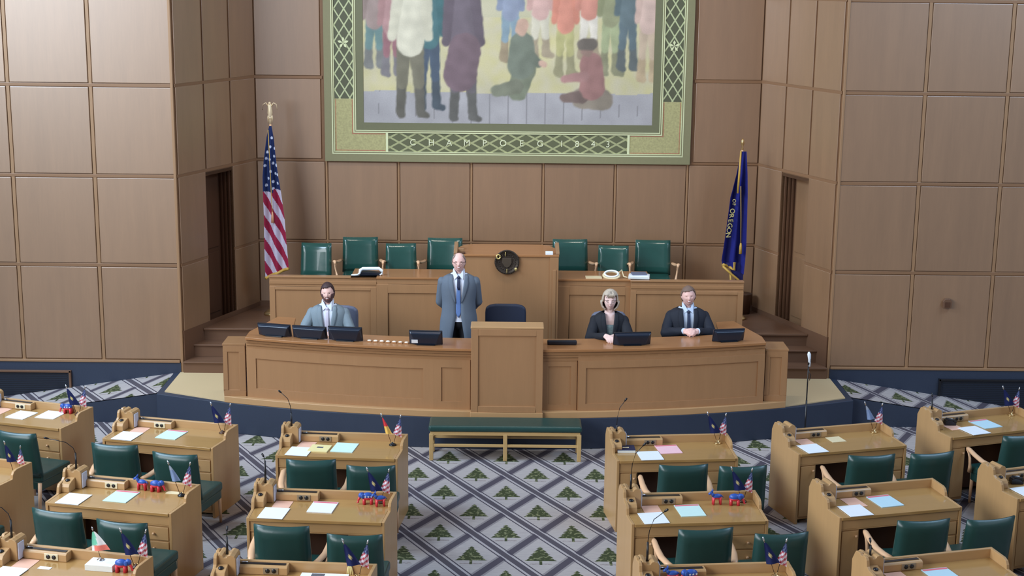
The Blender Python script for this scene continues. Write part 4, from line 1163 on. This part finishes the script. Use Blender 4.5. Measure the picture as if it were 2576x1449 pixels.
MB().tube([(-.01, -.12, 2.40), (.0, -.115, 2.0), (.012, -.115, 1.50), (.018, -.115, 1.33)], .005, 6).build('cord', GOLD, tf)
MB().tube([(.018, -.115, 1.36), (.018, -.115, 1.30), (.018, -.115, 1.22)], [.008, .016, .020], 8).build('tassel', plain('salmon gold tassel', (206, 146, 110), .6), tf)

tf, h = tall_flag('state_flag', 2.975, 18.35, 3.165, 'tall navy flag with gold lettering and fringe, right of dais', None, False)
fn = MB(); fn.lathe([(.008, h-.16), (.018, h-.14), (.008, h-.11), (.024, h-.07), (.020, h-.03), (.004, h)], 12); fn.build('finial', BRASS, tf)
LZ2 = [(2.18, -.02, .05), (1.9, -.07, .07), (1.6, -.14, .08), (1.3, -.165, .085), (1.0, -.195, .09), (.78, -.22, .085), (.55, -.14, .07)]
pos2 = cloth_pos(LZ2, 2.18, .73, .60, 2.0, .06)
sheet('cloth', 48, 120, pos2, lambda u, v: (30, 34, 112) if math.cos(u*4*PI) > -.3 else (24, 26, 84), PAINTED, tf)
tail = MB(); tail.add([(-.16, -.05, .75), (.08, -.03, .75), (.075, -.03, .46), (.02, -.05, .44), (-.05, -.06, .58)], [(0, 1, 2, 3, 4)]); 
o = tail.build('cloth_tail', plain('navy flag cloth', (26, 28, 92), .7), tf)
for i, ch in enumerate('OREGON'):
    text(ch, .085, plain('gold flag lettering', (196, 182, 118), .6), tf, (-.115-.008*i, -.125, 1.43-.062*i), (PI/2, PI/2-.10, 0))
for i, ch in enumerate('OF'):
    text(ch, .06, MATS['gold flag lettering'], tf, (-.095, -.115, 1.56-.045*i), (PI/2, PI/2-.10, 0))
MB().tube([pos2(u/10, 1) for u in range(6)]+[(-.05, -.10, .76)], [.020]*7, 8).build('fringe', GOLD, tf)
MB().tube([(-.20, -.10, .71), (-.10, -.11, .62), (.0, -.10, .54), (.07, -.09, .46), (.07, -.08, .43)], .014, 8).build('fringe', GOLD, tf)
MB().tube([(-.10, -.10, .62), (-.09, -.10, .50), (-.05, -.10, .44)], .012, 8).build('fringe', GOLD, tf)
MB().tube([(-.035, -.115, 2.20), (-.045, -.125, 1.90), (-.055, -.13, 1.66)], [.010, .014, .013], 8).build('fringe', GOLD, tf)
MB().tube([(-.02, -.13, 1.75), (.0, -.13, 1.35), (.012, -.13, 1.0)], .005, 6).build('cord', GOLD, tf)
MB().tube([(.012, -.13, 1.02), (.012, -.13, .97), (.012, -.13, .88)], [.010, .018, .020], 8).build('tassel', GOLD, tf)

# ------------------------------------------------------------------ equipment on the clerks' desk
def monitor(x, y, w, hgt, rz, tilt, label, sleeve=False):
    t = empty('monitor', (x, y, FT), rz, label, 'monitor', 'dark monitors along the clerks desk')
    R = T(0, .045, .006) @ Matrix.Rotation(tilt, 4, 'X')
    MB().box(-w/2, w/2, -.010, .010, .0, hgt, M=R).build('screen_panel', BLACK, t, bevel=.004)
    hs = MB(); y0, y1 = -.045, -.010
    hs.add([(-w/2+.004, y1, .004), (w/2-.004, y1, .004), (w/2-.004, y1, hgt-.004), (-w/2+.004, y1, hgt-.004), (-w/2+.07, y0, .012), (w/2-.07, y0, .012), (w/2-.02, y0, hgt-.02), (-w/2+.02, y0, hgt-.02)], [(0,1,2,3),(4,7,6,5),(0,4,5,1),(1,5,6,2),(2,6,7,3),(3,7,4,0)], False, R)
    hs.build('rear_housing', SCREEN, t, bevel=.008)
    MB().box(-.10, .10, -.02, .10, 0, .010).build('stand', BLACK2, t, bevel=.003)
    if sleeve: MB().box(-w/2+.03, -w/2+.10, -.049, -.046, .035, .075, M=R).build('white_label', P_WHITE, t)
    return t
monitor(-2.61, 15.87, .395, .15, -.24, .30, 'leftmost of the dark monitors, at the left end of the clerks desk')
monitor(-2.20, 15.775, .40, .15, -.20, .30, 'second dark monitor from the left in front of the bearded man')
monitor(-1.79, 15.69, .39, .17, -.16, .30, 'third dark monitor from the left, right of the bearded man')
monitor(-.885, 15.545, .37, .17, -.08, .28, 'dark monitor with white label left of the lectern block', True)
monitor(1.405, 15.62, .42, .155, .10, .28, 'black monitor beside the woman in the black jacket')
monitor(2.51, 15.83, .37, .15, .20, .28, 'dark monitor at the right end of the clerks desk')
cs_ = MB().box(-.165, .165, -.035, .035, 0, .05).build('equipment_case', BLACK, bevel=.015); cs_.location = (.625, 15.64, FT)
tag(cs_, 'low black case on the clerks desk just right of the lectern block', 'case')
for i in range(7):
    t = empty('tally_block', (-1.52+.070*i, 15.685-.012*i, FT), -.15, '%s of seven small glossy pale blocks on the clerks desk' % ('leftmost', 'second from left', 'third from left', 'middle one', 'third from right', 'second from right', 'rightmost')[i], 'block', 'row of seven pale blocks on the clerks desk')
    MB().box(-.026, .026, -.022, .022, 0, .012).build('block_base', W_DAIS_TOP, t, bevel=.002)
    MB().ellipsoid((0, 0, .014), (.024, .020, .010), 12, 6).build('glossy_top', plain('warm white enamel', (250, 240, 222), .25), t)
# task chair and its neighbours
def task_chair(x, y, w, top, label, mat, rz=0, sz=.365):
    t = empty('task_chair', (x, y, L1), rz, label, 'chair', 'office chairs behind the clerks desk')
    m = MB(); n = 12; vs = []; 
    prof = [(-w/2*.90, .0), (-w/2, .10), (-w/2, .30), (-w/2*.97, .355), (-w/2*.80, .385), (-w*.25, .40), (w*.25, .40), (w/2*.80, .385), (w/2*.97, .355), (w/2, .30), (w/2, .10), (w/2*.90, .0)]
    zb = top-.40
    bk = MB().prism([(p_[0], zb+p_[1]) for p_ in prof], -.035, .035, 'Y').build('backrest', mat, t); bev(bk, .022, 3); bk.location = (0, .24, 0)
    sc_ = MB().prism([(-w/2, -.22), (w/2, -.22), (w/2, .20), (-w/2, .20)], sz-.07, sz).build('seat', mat, t); bev(sc_, .025, 3)
    MB().tube([(0, .27, sz-.05), (0, .285, zb+.12)], .018, 8).build('back_strut', BLACK2, t)
    MB().tube([(0, 0, .10), (0, 0, sz-.05)], [.028, .022], 10).build('gas_lift', BLACK2, t)
    for k in range(5):
        a = 2*PI*k/5+.3
        l = MB().tube([(0, 0, .10), (.24*math.cos(a), .24*math.sin(a), .065)], [.022, .014], 6).build('leg', BLACK2, t)
        MB().ellipsoid((.25*math.cos(a), .25*math.sin(a), .028), (.026, .026, .028), 8, 6).build('castor', BLACK2, l)
    for s in (-1, 1):
        MB().tube([(s*(w/2+.02), .14, .46), (s*(w/2+.03), .10, .66), (s*(w/2+.03), -.12, .665)], [.014, .014, .018], 8).build('armrest', BLACK2, t)
    return t
GREYSEAT = plain('grey chair fabric', (104, 108, 126), .7, nz=.1, nscale=90)
task_chair(-.005, 16.36, .48, 1.025, 'empty navy office chair behind the lectern block', NAVY_SEAT, 0, .47)
task_chair(-2.02, 16.58, .46, .94, 'grey office chair behind the bearded man', GREYSEAT, -.15)
task_chair(1.24, 16.50, .42, .92, 'grey office chair behind the woman', GREYSEAT, .1)
task_chair(2.12, 16.62, .46, .88, 'dark office chair under the man in the navy suit', NAVY_SEAT)
# telephone / machines and papers on the dais desk
t = empty('desk_telephone', (-1.68, 17.62, UT), .1, 'white desk telephone with looping cord left on the dais desk', 'phone')
MB().prism([(-.14, 0), (.14, 0), (.13, .03), (-.13, .05)], -.05, .07, 'Y').build('base', BLACK, t, bevel=.006)
MB().tube([(-.17, -.05, .01), (-.14, -.05, .03), (-.13, -.04, .07), (-.10, -.03, .085), (.10, -.03, .085), (.135, -.04, .06), (.14, -.05, .02), (.11, -.05, .01)], [.010, .014, .020, .022, .022, .020, .016, .010], 10).build('handset', P_WHITE, t)
MB().tube([(-.15, -.04, .012), (-.20, -.05, .012), (-.24, -.04, .010)], [.014, .012, .008], 8).build('cord', P_WHITE, t)
t = empty('stenotype', (1.30, 17.60, UT), -.2, 'cream coiled cable bundle on the right dais desk', 'cable')
MB().tube([(.10*math.cos(a)-.0, .055*math.sin(a), .03+.035*math.sin(a)) for a in [2*PI*k/20 for k in range(21)]], .014, 8).build('coil', P_BEIGE, t)
MB().tube([(.085*math.cos(a)-.0, .045*math.sin(a), .05+.03*math.sin(a)) for a in [2*PI*k/20 for k in range(21)]], .012, 8).build('coil', P_WHITE, t)
MB().tube([(.09, .02, .06), (.12, .03, .10), (.15, .02, .02), (.20, 0, .012)], .008, 8).build('lead', P_BEIGE, t)
o = MB().box(-.10, .10, -.07, .07, 0, .008).build('paper_sheet', P_BEIGE, loc=(1.08, 17.60, UT)); tag(o, 'beige sheet on the right dais desk left of the coiled cable', 'paper')
o = MB().box(-.13, .13, -.09, .09, 0, .03).build('paper_block', P_EDGE, loc=(1.645, 17.62, UT), bevel=.003); o.rotation_euler = (0, 0, -.12); MB().box(-.12, .12, -.08, .09, .03, .034).build('top_sheet', P_WHITE, o)
tag(o, 'thick stack of white papers at the right end of the dais desk top', 'paper')
o = MB().box(-.09, .09, -.06, .06, 0, .02).build('folder', GREYSEAT, loc=(1.645, 17.66, UT+.035)); o.rotation_euler = (0, 0, .1); tag(o, 'grey folder lying on the thick paper stack on the dais desk', 'folder')

# floor microphone stand
t = empty('microphone_stand', (3.36, 15.55, 0), 0, 'tall black floor microphone stand with pale head before the right steps', 'microphone stand')
MB().lathe([(.11, 0), (.11, .012), (.05, .022), (.012, .035)], 24).build('base', BLACK2, t)
MB().tube([(0, 0, .02), (0, 0, .55)], .010, 8).build('lower_tube', BLACK2, t); MB().tube([(0, 0, .52), (0, 0, .98)], .007, 8).build('upper_tube', BLACK2, t)
MB().tube([(0, 0, .96), (.012, 0, 1.0), (.012, 0, 1.03)], .013, 8).build('clip', BLACK2, t)
MB().tube([(.012, 0, .94), (.008, 0, 1.02), (.0, 0, 1.08), (-.004, 0, 1.105)], [.012, .015, .020, .010], 10).build('microphone', P_WHITE, t)
MB().tube([(.0, 0, .90), (.03, -.01, .84), (.02, 0, .78)], .004, 6).build('cable', BLACK2, t)
# wall device and bin
t = empty('wall_speaker', (5.33, WY-.02, 1.33), 0, 'small brown box with rounded hood fixed to the right wing panelling', 'wall box')
MB().prism([(-.05, -.06), (.05, -.06), (.055, .02), (.03, .055), (-.03, .055), (-.055, .02)], -.05, 0, 'Y').build('housing', W_BROWN, t, bevel=.005)
MB().box(-.03, .03, -.054, -.05, -.045, .015).build('grille', W_DARK, t)
t = empty('waste_bin', (3.13, 18.66, PLAT), 0, 'dark brown bin in the corner behind the state flag', 'bin')
MB().lathe([(.085, 0), (.10, .26), (.104, .27)], 20).build('drum', W_DARK, t); MB().lathe([(.096, .255), (.09, .262), (.0, .262)], 20).build('inside', BLACK2, t)

# ------------------------------------------------------------------ people
def remesh(mb, voxel, it=2):
    me = mb.mesh('tmp', None); o = bpy.data.objects.new('tmp', me); COL.objects.link(o)
    m = o.modifiers.new('r', 'REMESH'); m.mode = 'VOXEL'; m.voxel_size = voxel
    s_ = o.modifiers.new('s', 'SMOOTH'); s_.iterations = it; s_.factor = .5
    dg = bpy.context.evaluated_depsgraph_get(); dg.update()
    e = o.evaluated_get(dg).to_mesh()
    vs = [tuple(v.co) for v in e.vertices]; fs = [tuple(p.vertices) for p in e.polygons]
    o.evaluated_get(dg).to_mesh_clear()
    bpy.data.objects.remove(o); bpy.data.meshes.remove(me)
    return vs, fs
def limb(mb, pts, rad, n=12):
    for i in range(len(pts)-1): mb.tube([pts[i], pts[i+1]], [rad[i], rad[i+1]], n)
    for p, r in zip(pts, rad): mb.ellipsoid(p, (r*1.01, r*1.01, r*1.01), n, 8)
def head_shape(d):
    x, y, z = d
    Xx, Y, Z = x*.077, y*.098, z*.122
    if z < 0:
        t = -z
        Xx *= 1-.26*t**1.4; Y *= (1-.10*t) if y < 0 else (1-.32*t)
    if y < 0:
        g = math.exp(-((abs(x)-.38)/.16)**2-((z-.06)/.11)**2); Y += .011*g
        Y -= .006*math.exp(-((abs(x)-.36)/.22)**2-((z-.20)/.07)**2)
        gn = math.exp(-(x/.125)**2)*max(0, 1-abs(z+.19)/.30)**.9; Y -= .026*gn
        Y -= .005*math.exp(-(x/.26)**2-((z+.47)/.09)**2)
        Y -= .008*math.exp(-(x/.25)**2-((z+.83)/.16)**2)
        Y -= .005*math.exp(-((abs(x)-.52)/.18)**2-((z+.18)/.16)**2)
    return Vector((Xx, Y, Z))
def sph(nu, nv):
    vs = []; fs = []
    for j in range(nv+1):
        ph = PI*j/nv
        for i in range(nu):
            t = 2*PI*i/nu; vs.append((math.sin(ph)*math.cos(t), math.sin(ph)*math.sin(t), math.cos(ph)))
    for j in range(nv):
        for i in range(nu): fs.append((j*nu+i, (j+1)*nu+i, (j+1)*nu+(i+1) % nu, j*nu+(i+1) % nu))
    return vs, fs
def shell(name, cond, scale, mat, parent, M, ext=None, thick=.007, off=(0, 0, 0)):
    vs, fs = sph(56, 40)
    keep = [f for f in fs if cond(*[sum(vs[i][k] for i in f)/4 for k in range(3)])]
    pv = []
    for v in vs:
        p = head_shape(v)
        # no nose bump in hair
        p = Vector((p.x*scale[0], p.y*scale[1], p.z*scale[2]))+Vector(off)
        if ext: p = ext(Vector(v), p)
        n = noise.noise(Vector(v)*9); p = p*(1+.018*n)
        pv.append(tuple(M @ p))
    used_ = sorted({i for f in keep for i in f}); mp = {a: b for b, a in enumerate(used_)}
    m = MB(); m.add([pv[i] for i in used_], [tuple(mp[i] for i in f) for f in keep], True)
    o = m.build(name, mat, parent)
    sd = o.modifiers.new('s', 'SOLIDIFY'); sd.thickness = thick; sd.offset = 0
    return o
def hand(mb, wrist, fwd, nrm, side, curl=.5, spread=.10):
    f = Vector(fwd).normalized(); n = Vector(nrm); n = (n-f*n.dot(f)).normalized(); s = f.cross(n).normalized()*side
    w = Vector(wrist); kn = w+f*.085
    for q in (-1, -.33, .33, 1):
        limb(mb, [w+s*q*.018, kn+s*q*.030], [.017, .0135], 8)
    for i, (q, L) in enumerate(zip((1, .33, -.33, -1), (.068, .076, .070, .055))):
        p = kn+s*q*.030; a = 0; pts = [p]; d = (f+s*q*spread).normalized()
        for k, fr_ in enumerate((.44, .32, .24)):
            a += curl*(.7, 1.0, .7)[k]
            p = p+(d*math.cos(a)+n*math.sin(a))*L*fr_; pts.append(p)
        limb(mb, pts, [.0105, .0098, .009, .0078], 8)
    b = w+f*.022+s*.022
    d1 = (f*.65+s*.62+n*.35).normalized(); p1 = b+d1*.038; p2 = p1+(f*.85+n*.45*curl).normalized()*.030; p3 = p2+(f*.8+n*.7*curl-s*.15).normalized()*.024
    limb(mb, [b, p1, p2, p3], [.015, .012, .0105, .009], 8)
TZ = [(.70, .238, .152), (.84, .232, .150), (.95, .222, .148), (1.05, .205, .140), (1.15, .200, .138), (1.26, .212, .142), (1.35, .220, .138), (1.40, .218, .124), (1.43, .206, .112), (1.455, .180, .100), (1.475, .145, .088), (1.492, .105, .076), (1.51, .080, .068)]
def tor(z, s, dz):
    z = z-dz
    for a, b_ in zip(TZ, TZ[1:]):
        if a[0] <= z <= b_[0]:
            t = (z-a[0])/(b_[0]-a[0]); return ((a[1]+(b_[1]-a[1])*t)*s[0], (a[2]+(b_[2]-a[2])*t)*s[1])
    e = TZ[0] if z < TZ[0][0] else TZ[-1]
    return (e[1]*s[0], e[2]*s[1])
def tshell(mb, z0, z1, grow, s, dz, open_w=None, nz_=22, nt=36):
    """torso surface with a front opening of half width open_w(z)"""
    base = len(mb.v); rows = []
    vs = []; fs = []
    for j in range(nz_+1):
        z = z0+(z1-z0)*j/nz_
        rx, ry = tor(z, s, dz); rx += grow; ry += grow
        w = open_w(z) if open_w else 0
        t0 = math.asin(min(.98, max(0, w)/rx)) if open_w else 0
        for i in range(nt+1):
            t = t0+(2*PI-2*t0)*i/nt
            k = 1+.012*noise.noise(Vector((t*2, z*9, grow*9)))
            sx, cy = math.sin(t), math.cos(t)
            pw = lambda q: math.copysign(abs(q)**.88, q)
            vs.append((rx*pw(sx)*k if not (open_w and i in (0, nt)) else rx*sx, -ry*pw(cy)*k, z))
    for j in range(nz_):
        for i in range(nt):
            a = j*(nt+1)+i; fs.append((a, a+1, a+nt+2, a+nt+1))
    mb.add(vs, fs, True)
def front(z, x, grow, s, dz):
    rx, ry = tor(z, s, dz); rx += grow; ry += grow
    c = max(0.05, 1-(x/rx)**2)**.5
    return -ry*(c**.88)
def strip(name, zs, xl, xr, grow, s, dz, mat, parent, n=4, yoff=0):
    vs = []; fs = []
    for j, z in enumerate(zs):
        for i in range(n+1):
            x = xl[j]+(xr[j]-xl[j])*i/n
            vs.append((x, front(z, x, grow, s, dz)+yoff, z))
    for j in range(len(zs)-1):
        for i in range(n):
            a = j*(n+1)+i; fs.append((a, a+1, a+n+2, a+n+1))
    o = MB().add(vs, fs, True).build(name, mat, parent)
    sd = o.modifiers.new('s', 'SOLIDIFY'); sd.thickness = .004; sd.offset = 1
    return o
def person(loc, scale, label, seated, skin, coat, shirt, tie, hair, arms, s=(1, 1), rz=0, tilt=0, opening=None, hands=None, tie2=None, glasses=False, beard=None, smile=True, woman=False, hw=1.0, trousers=None, turn=0, lapel=True, hs=.95, hem=.70):
    t = empty('person', loc, rz, label, 'person'); t.scale = (scale,)*3
    dz = -.45 if seated else 0
    hz = 1.632+dz; hy = -.025
    MH = T(0, hy, hz) @ Matrix.Rotation(tilt, 4, 'Y') @ Matrix.Rotation(turn, 4, 'Z') @ Matrix.Diagonal((hw*hs, hs, hs, 1))
    b = MB()
    vs, fs = sph(64, 48)
    b.add([tuple(MH @ head_shape(v)) for v in vs], fs, True)
    for q in (-1, 1):
        b.ellipsoid((0, 0, 0), (.008, .017, .030), 10, 8, M=MH @ T(q*.076, .012, -.005) @ Matrix.Rotation(q*.25, 4, 'Z'))
    limb(b, [(0, .015, 1.44+dz), (0, .012, 1.54+dz), (0, .0, 1.60+dz)], [.062, .056, .055])
    b.tube([(0, 0, z+dz) for z in (.86, 1.0, 1.15, 1.30, 1.40, 1.45, 1.49)], [((ry-.02)*s[1], (rx-.02)*s[0]) for rx, ry in ((.19, .12), (.185, .125), (.18, .12), (.19, .12), (.18, .105), (.14, .085), (.07, .065))], 20)
    for q in (-1, 1):
        sh_, el, wr = arms[0 if q < 0 else 1]
        limb(b, [sh_, el, wr], [.050, .042, .028])
        fwd, nrm, curl = hands[0 if q < 0 else 1]
        hand(b, wr, fwd, nrm, -q, curl)
    if seated: legs = [[(q*.09, -.02, .50), (q*.13, -.42, .50), (q*.12, -.40, .09)] for q in (-1, 1)]
    else: legs = [[(q*.095, 0, .90), (q*.10, -.01, .50), (q*.11, .01, .09)] for q in (-1, 1)]
    for l in legs: limb(b, l, [.085, .055, .035]); limb(b, [l[2], (l[2][0], l[2][1]-.16, .04)], [.035, .03])
    v_, f_ = remesh(b, .0062, 1)
    MB().add(v_, f_, True).build('body', skin, t)
    # trousers and shoes
    tr = MB()
    for l in legs: limb(tr, l, [.108, .078, .062])
    tr.ellipsoid((0, 0, .92+dz), (.165*s[0], .125*s[1], .12), 20, 12)
    v_, f_ = remesh(tr, .012, 2); MB().add(v_, f_, True).build('trousers', trousers or TROUSER, t)
    for l in legs:
        shm = MB(); limb(shm, [(l[2][0], l[2][1]+.03, .045), (l[2][0], l[2][1]-.17, .035)], [.044, .040]); shm.build('shoe', BLACK2, t)
    # shirt
    if woman:
        m = MB(); tshell(m, .90+dz, 1.36+dz, -.012, s, dz); m.build('blouse', shirt, t)
    else:
        m = MB(); tshell(m, (.93 if not seated else .88)+dz, 1.50+dz, -.012, s, dz); m.build('shirt', shirt, t)
        cl = MB()
        for q in (-1, 1):
            cl.add([(q*.010, -.098, 1.478+dz), (q*.052, -.062, 1.545+dz), (q*.066, -.02, 1.555+dz), (q*.075, -.045, 1.500+dz), (q*.050, -.108, 1.438+dz)], [(0, 1, 2, 3, 4)])
        cl.tube([(.064*math.sin(a), .010+.062*-math.cos(a), 1.525+dz+.014*-math.cos(a)) for a in [.55+(2*PI-1.1)*k/16 for k in range(17)]], [(.004, .020)]*17, 6)
        c = cl.build('collar', shirt, t); sd = c.modifiers.new('s', 'SOLIDIFY'); sd.thickness = .005
    if tie:
        zt, zb = tie[1]+dz, tie[2]+dz
        zs = [zb+(zt-zb)*k/14 for k in range(15)]
        hw_ = [(.036-.020*(k/14)) if k > 1 else (.004, .022)[k] for k in range(15)]
        strip('tie', zs, [-h_ for h_ in hw_], hw_, -.004, s, dz, tie[0], t, yoff=-.003)
        k = MB().ellipsoid((0, front(1.455+dz, 0, .004, s, dz)+.004, 1.458+dz), (.020, .014, .022), 10, 7).build('tie_knot', tie2 or tie[0], t)
        if tie2: strip('tie_upper', [zt-.14, zt-.10, zt-.05, zt], [-.010, -.020, -.018, -.014], [.018, .021, .018, .014], .0, s, dz, tie2, t, yoff=-.004)
    # jacket
    j = MB(); z0 = (hem if not seated else .90)+dz
    tshell(j, z0, 1.492+dz, .004, s, dz, lambda z: opening(z-dz))
    sl = MB()
    for q in (0, 1):
        sh_, el, wr = [Vector(p) for p in arms[q]]
        limb(sl, [sh_, sh_+(el-sh_)*.5, el, el+(wr-el)*.88], [.066, .064, .059, .046])
        sl.tube([sh_+Vector((-.07*(1 if q else -1), 0, .028)), sh_], [(.060, .040), (.066, .062)], 14)
    v_, f_ = remesh(sl, .010, 2)
    v_ = [tuple(Vector(p)*(1+.010*noise.noise(Vector(p)*14))) for p in v_]
    jo = j.build('jacket', coat, t); sd = jo.modifiers.new('s', 'SOLIDIFY'); sd.thickness = .008; sd.offset = -1
    MB().add(v_, f_, True).build('sleeves', coat, t)
    if not woman:
        cu = MB()
        for q in (0, 1):
            sh_, el, wr = [Vector(p) for p in arms[q]]
            d = (wr-el); cu.tube([el+d*.86, el+d*.99], [.040, .037], 14)
        cu.build('shirt_cuffs', shirt, t)
    if lapel:
        for q in (-1, 1):
            zs = [1.16+(1.485-1.16)*k/12+dz for k in range(13)]
            a = [q*opening(z-dz) for z in zs]
            wd = [.006+.050*math.sin(min(1, k/8)*PI/2)*(1 if k < 10 else (.8 if k < 12 else .5)) for k in range(13)]
            b2 = [a[k]+q*wd[k] for k in range(13)]
            strip('lapel', zs, a if q > 0 else b2, b2 if q > 0 else a, .010, s, dz, coat, t, n=3)
    # face
    ey = head_shape((.38, -math.sqrt(1-.38**2-.06**2), .06)); ex, yy, ez = .030, ey.y, .008
    for q in (-1, 1):
        e = MB().ellipsoid((q*ex, yy+.006, ez), (.0125, .009, .0075), 12, 8, M=MH).build('eye', EYEW, t)
        MB().ellipsoid((q*ex, yy-.0015, ez), (.0058, .003, .0058), 10, 6, M=MH).build('iris', IRIS, e)
        MB().tube([(q*.014, yy-.004, ez+.016), (q*.030, yy-.005, ez+.022), (q*.046, yy+.008, ez+.015)], [.0025, .0038, .002], 6, M=MH).build('eyebrow', hair[1], t)
    ym = head_shape((0, -math.sqrt(1-.47**2), -.47)).y
    mo = MB().tube([(-.026, ym+.011, -.050), (-.014, ym+.001, -.0585), (0, ym-.0015, -.061), (.014, ym+.001, -.0585), (.026, ym+.011, -.050)], [(.003, .002), (.005, .004), (.006, .005), (.005, .004), (.003, .002)], 8, M=MH).build('mouth', LIP, t)
    if smile: MB().ellipsoid((0, ym-.001, -.0555), (.017, .007, .0042), 12, 6, M=MH).build('teeth', TEETH, mo)
    if beard:
        shell('beard', lambda x, y, z: y < .15 and (z < -.36-.25*max(0, -y)*(1-abs(x)) or (abs(x) > .62 and z < .02)) and z > -.985 and not (abs(x) < .30 and -.56 < z < -.42), (1.035, 1.035, 1.02), beard, t, MH, thick=.006)
        MB().tube([(-.030, ym+.008, -.048), (-.012, ym-.006, -.040), (.012, ym-.006, -.040), (.030, ym+.008, -.048)], [(.004, .004)]*4, 6, M=MH).build('moustache', beard, t)
    kind, hm = hair
    if kind == 'short':
        shell('hair', lambda x, y, z: z > (.60+.10*x if y < -.45 else (.60-(y+.45)*1.75 if y < .2 else -.54)) and not (abs(x) > .8 and z < .05 and y < .0), (1.07, 1.07, 1.09), hm, t, MH, thick=.012)
    elif kind == 'bald':
        shell('hair', lambda x, y, z: z < .86-.3*max(0, -y) and z > (.62-(y+.45)*1.7 if y < .2 else -.5) and (abs(x) > .55 or y > .35), (1.05, 1.05, 1.03), hm, t, MH, thick=.008)
    elif kind == 'bob':
        def ext(v, p):
            if v.z > .0: p.x *= 1+.16*min(1, v.z*1.5)
            else: p.x *= 1.16
            if v.z < .35:
                k = min(1, (.35-v.z)/.9); p.x *= 1+.24*k; p.z -= .004*k; p.y = p.y*(1+.08*k)
            if v.y < -.1: p.y *= .94
            return p
        shell('hair', lambda x, y, z: (y > -.42 and z > -.96 and not (y < .1 and abs(x) < .55 and z < .3)) or z > .60-.10*abs(x), (1.14, 1.13, 1.15), hm, t, MH, ext, thick=.016)
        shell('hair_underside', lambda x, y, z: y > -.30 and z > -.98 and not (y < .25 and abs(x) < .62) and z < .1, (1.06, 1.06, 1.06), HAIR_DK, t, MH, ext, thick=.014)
        bg_ = MB()
        for k in range(7):
            xk = -.045+.015*k; bg_.tube([(xk*.5, yy+.012, .125), (xk*.9, yy-.012, .085), (xk*1.15, yy-.010, .045)], [.012, .012, .004], 6, M=MH)
        bg_.build('fringe', hm, t)
    if glasses:
        g = MB()
        for q in (-1, 1):
            g.tube([(q*ex+.021*math.cos(a), yy-.012, ez-.001+.016*math.sin(a)) for a in [2*PI*k/16 for k in range(17)]], .0020, 6, ref=(0, 1, 0), M=MH)
            g.tube([(q*.050, yy-.011, ez+.004), (q*.076, yy+.02, ez+.006), (q*.082, .005, ez+.004)], .0022, 6, M=MH)
        g.tube([(-.010, yy-.014, ez+.003), (.010, yy-.014, ez+.003)], .002, 6, M=MH)
        g.build('glasses', FRAME_G, t)
    return t

# standing man
person((-.545, 16.32, L1), .967, 'standing balding man in glasses, slate jacket and blue tie, hands behind his back', False, SKIN1, SUIT_GREY, SHIRT, (TIE_BLUE, 1.46, .985), ('bald', HAIR_GR),
       [[(-.188, .0, 1.385), (-.222, .06, 1.14), (-.09, .18, .98)], [(.188, .0, 1.385), (.222, .06, 1.14), (.09, .18, .98)]], (.97, 1.0), 0, 0,
       lambda z: .030+max(0, z-1.15)*.13 if z > 1.0 else .030+(1.0-z)*.16,
       [((.8, .05, -.5), (0, -1, 0), .5), ((-.8, .05, -.5), (0, -1, 0), .5)], tie2=TIE_DARK, glasses=True, smile=True, hs=.90, hw=1.1)
# bearded man
person((-2.065, 16.42, L1), 1.0, 'seated bearded man in pale grey jacket and pale tie behind the left monitors', True, SKIN2, SUIT_LIGHT, SHIRT, (TIE_PALE, 1.45, .98), ('short', HAIR_BR),
       [[(-.185, .0, .935), (-.285, -.14, .74), (-.16, -.38, .815)], [(.185, .0, .935), (.275, -.10, .74), (.12, -.38, .815)]], (.98, 1.0), 0, -.04,
       lambda z: .034+max(0, z-1.20)*.12, [((.45, -.9, -.02), (0, .1, -1), .45), ((-.45, -.9, -.02), (0, .1, -1), .45)], beard=BEARD, hs=.92, hw=1.04)
# woman
person((1.19, 16.25, L1), .985, 'seated woman with ash blond bob, glasses and black jacket, hands on the desk', True, SKIN3, SUIT_BLACK, TOPFAB, None, ('bob', HAIR_BL),
       [[(-.165, .0, .93), (-.235, -.18, .765), (-.065, -.42, .850)], [(.165, .0, .93), (.225, -.18, .765), (.035, -.42, .850)]], (.86, .95), 0, .02,
       lambda z: .008+max(0, z-1.06)*.115, [((.35, -.9, -.05), (.3, .1, -1), .55), ((-.45, -.9, .0), (-.3, .1, -1), .65)], glasses=True, woman=True, hw=1.02, hs=.92)
# man in navy suit
person((2.115, 16.48, L1), .993, 'seated man in midnight navy suit and slate tie with clasped hands', True, SKIN1, SUIT_NAVY, SHIRT_B, (TIE_NAVY, 1.45, 1.0), ('short', HAIR_GB),
       [[(-.195, .0, .935), (-.270, -.15, .77), (-.070, -.37, .842)], [(.195, .0, .935), (.270, -.15, .77), (.070, -.37, .842)]], (1.06, 1.1), 0, -.06,
       lambda z: .040+max(0, z-1.10)*.07, [((.75, -.6, .02), (.1, .8, -.6), .75), ((-.75, -.6, .02), (-.1, .8, -.6), .75)], hw=1.16, trousers=SUIT_NAVY, hs=.89)
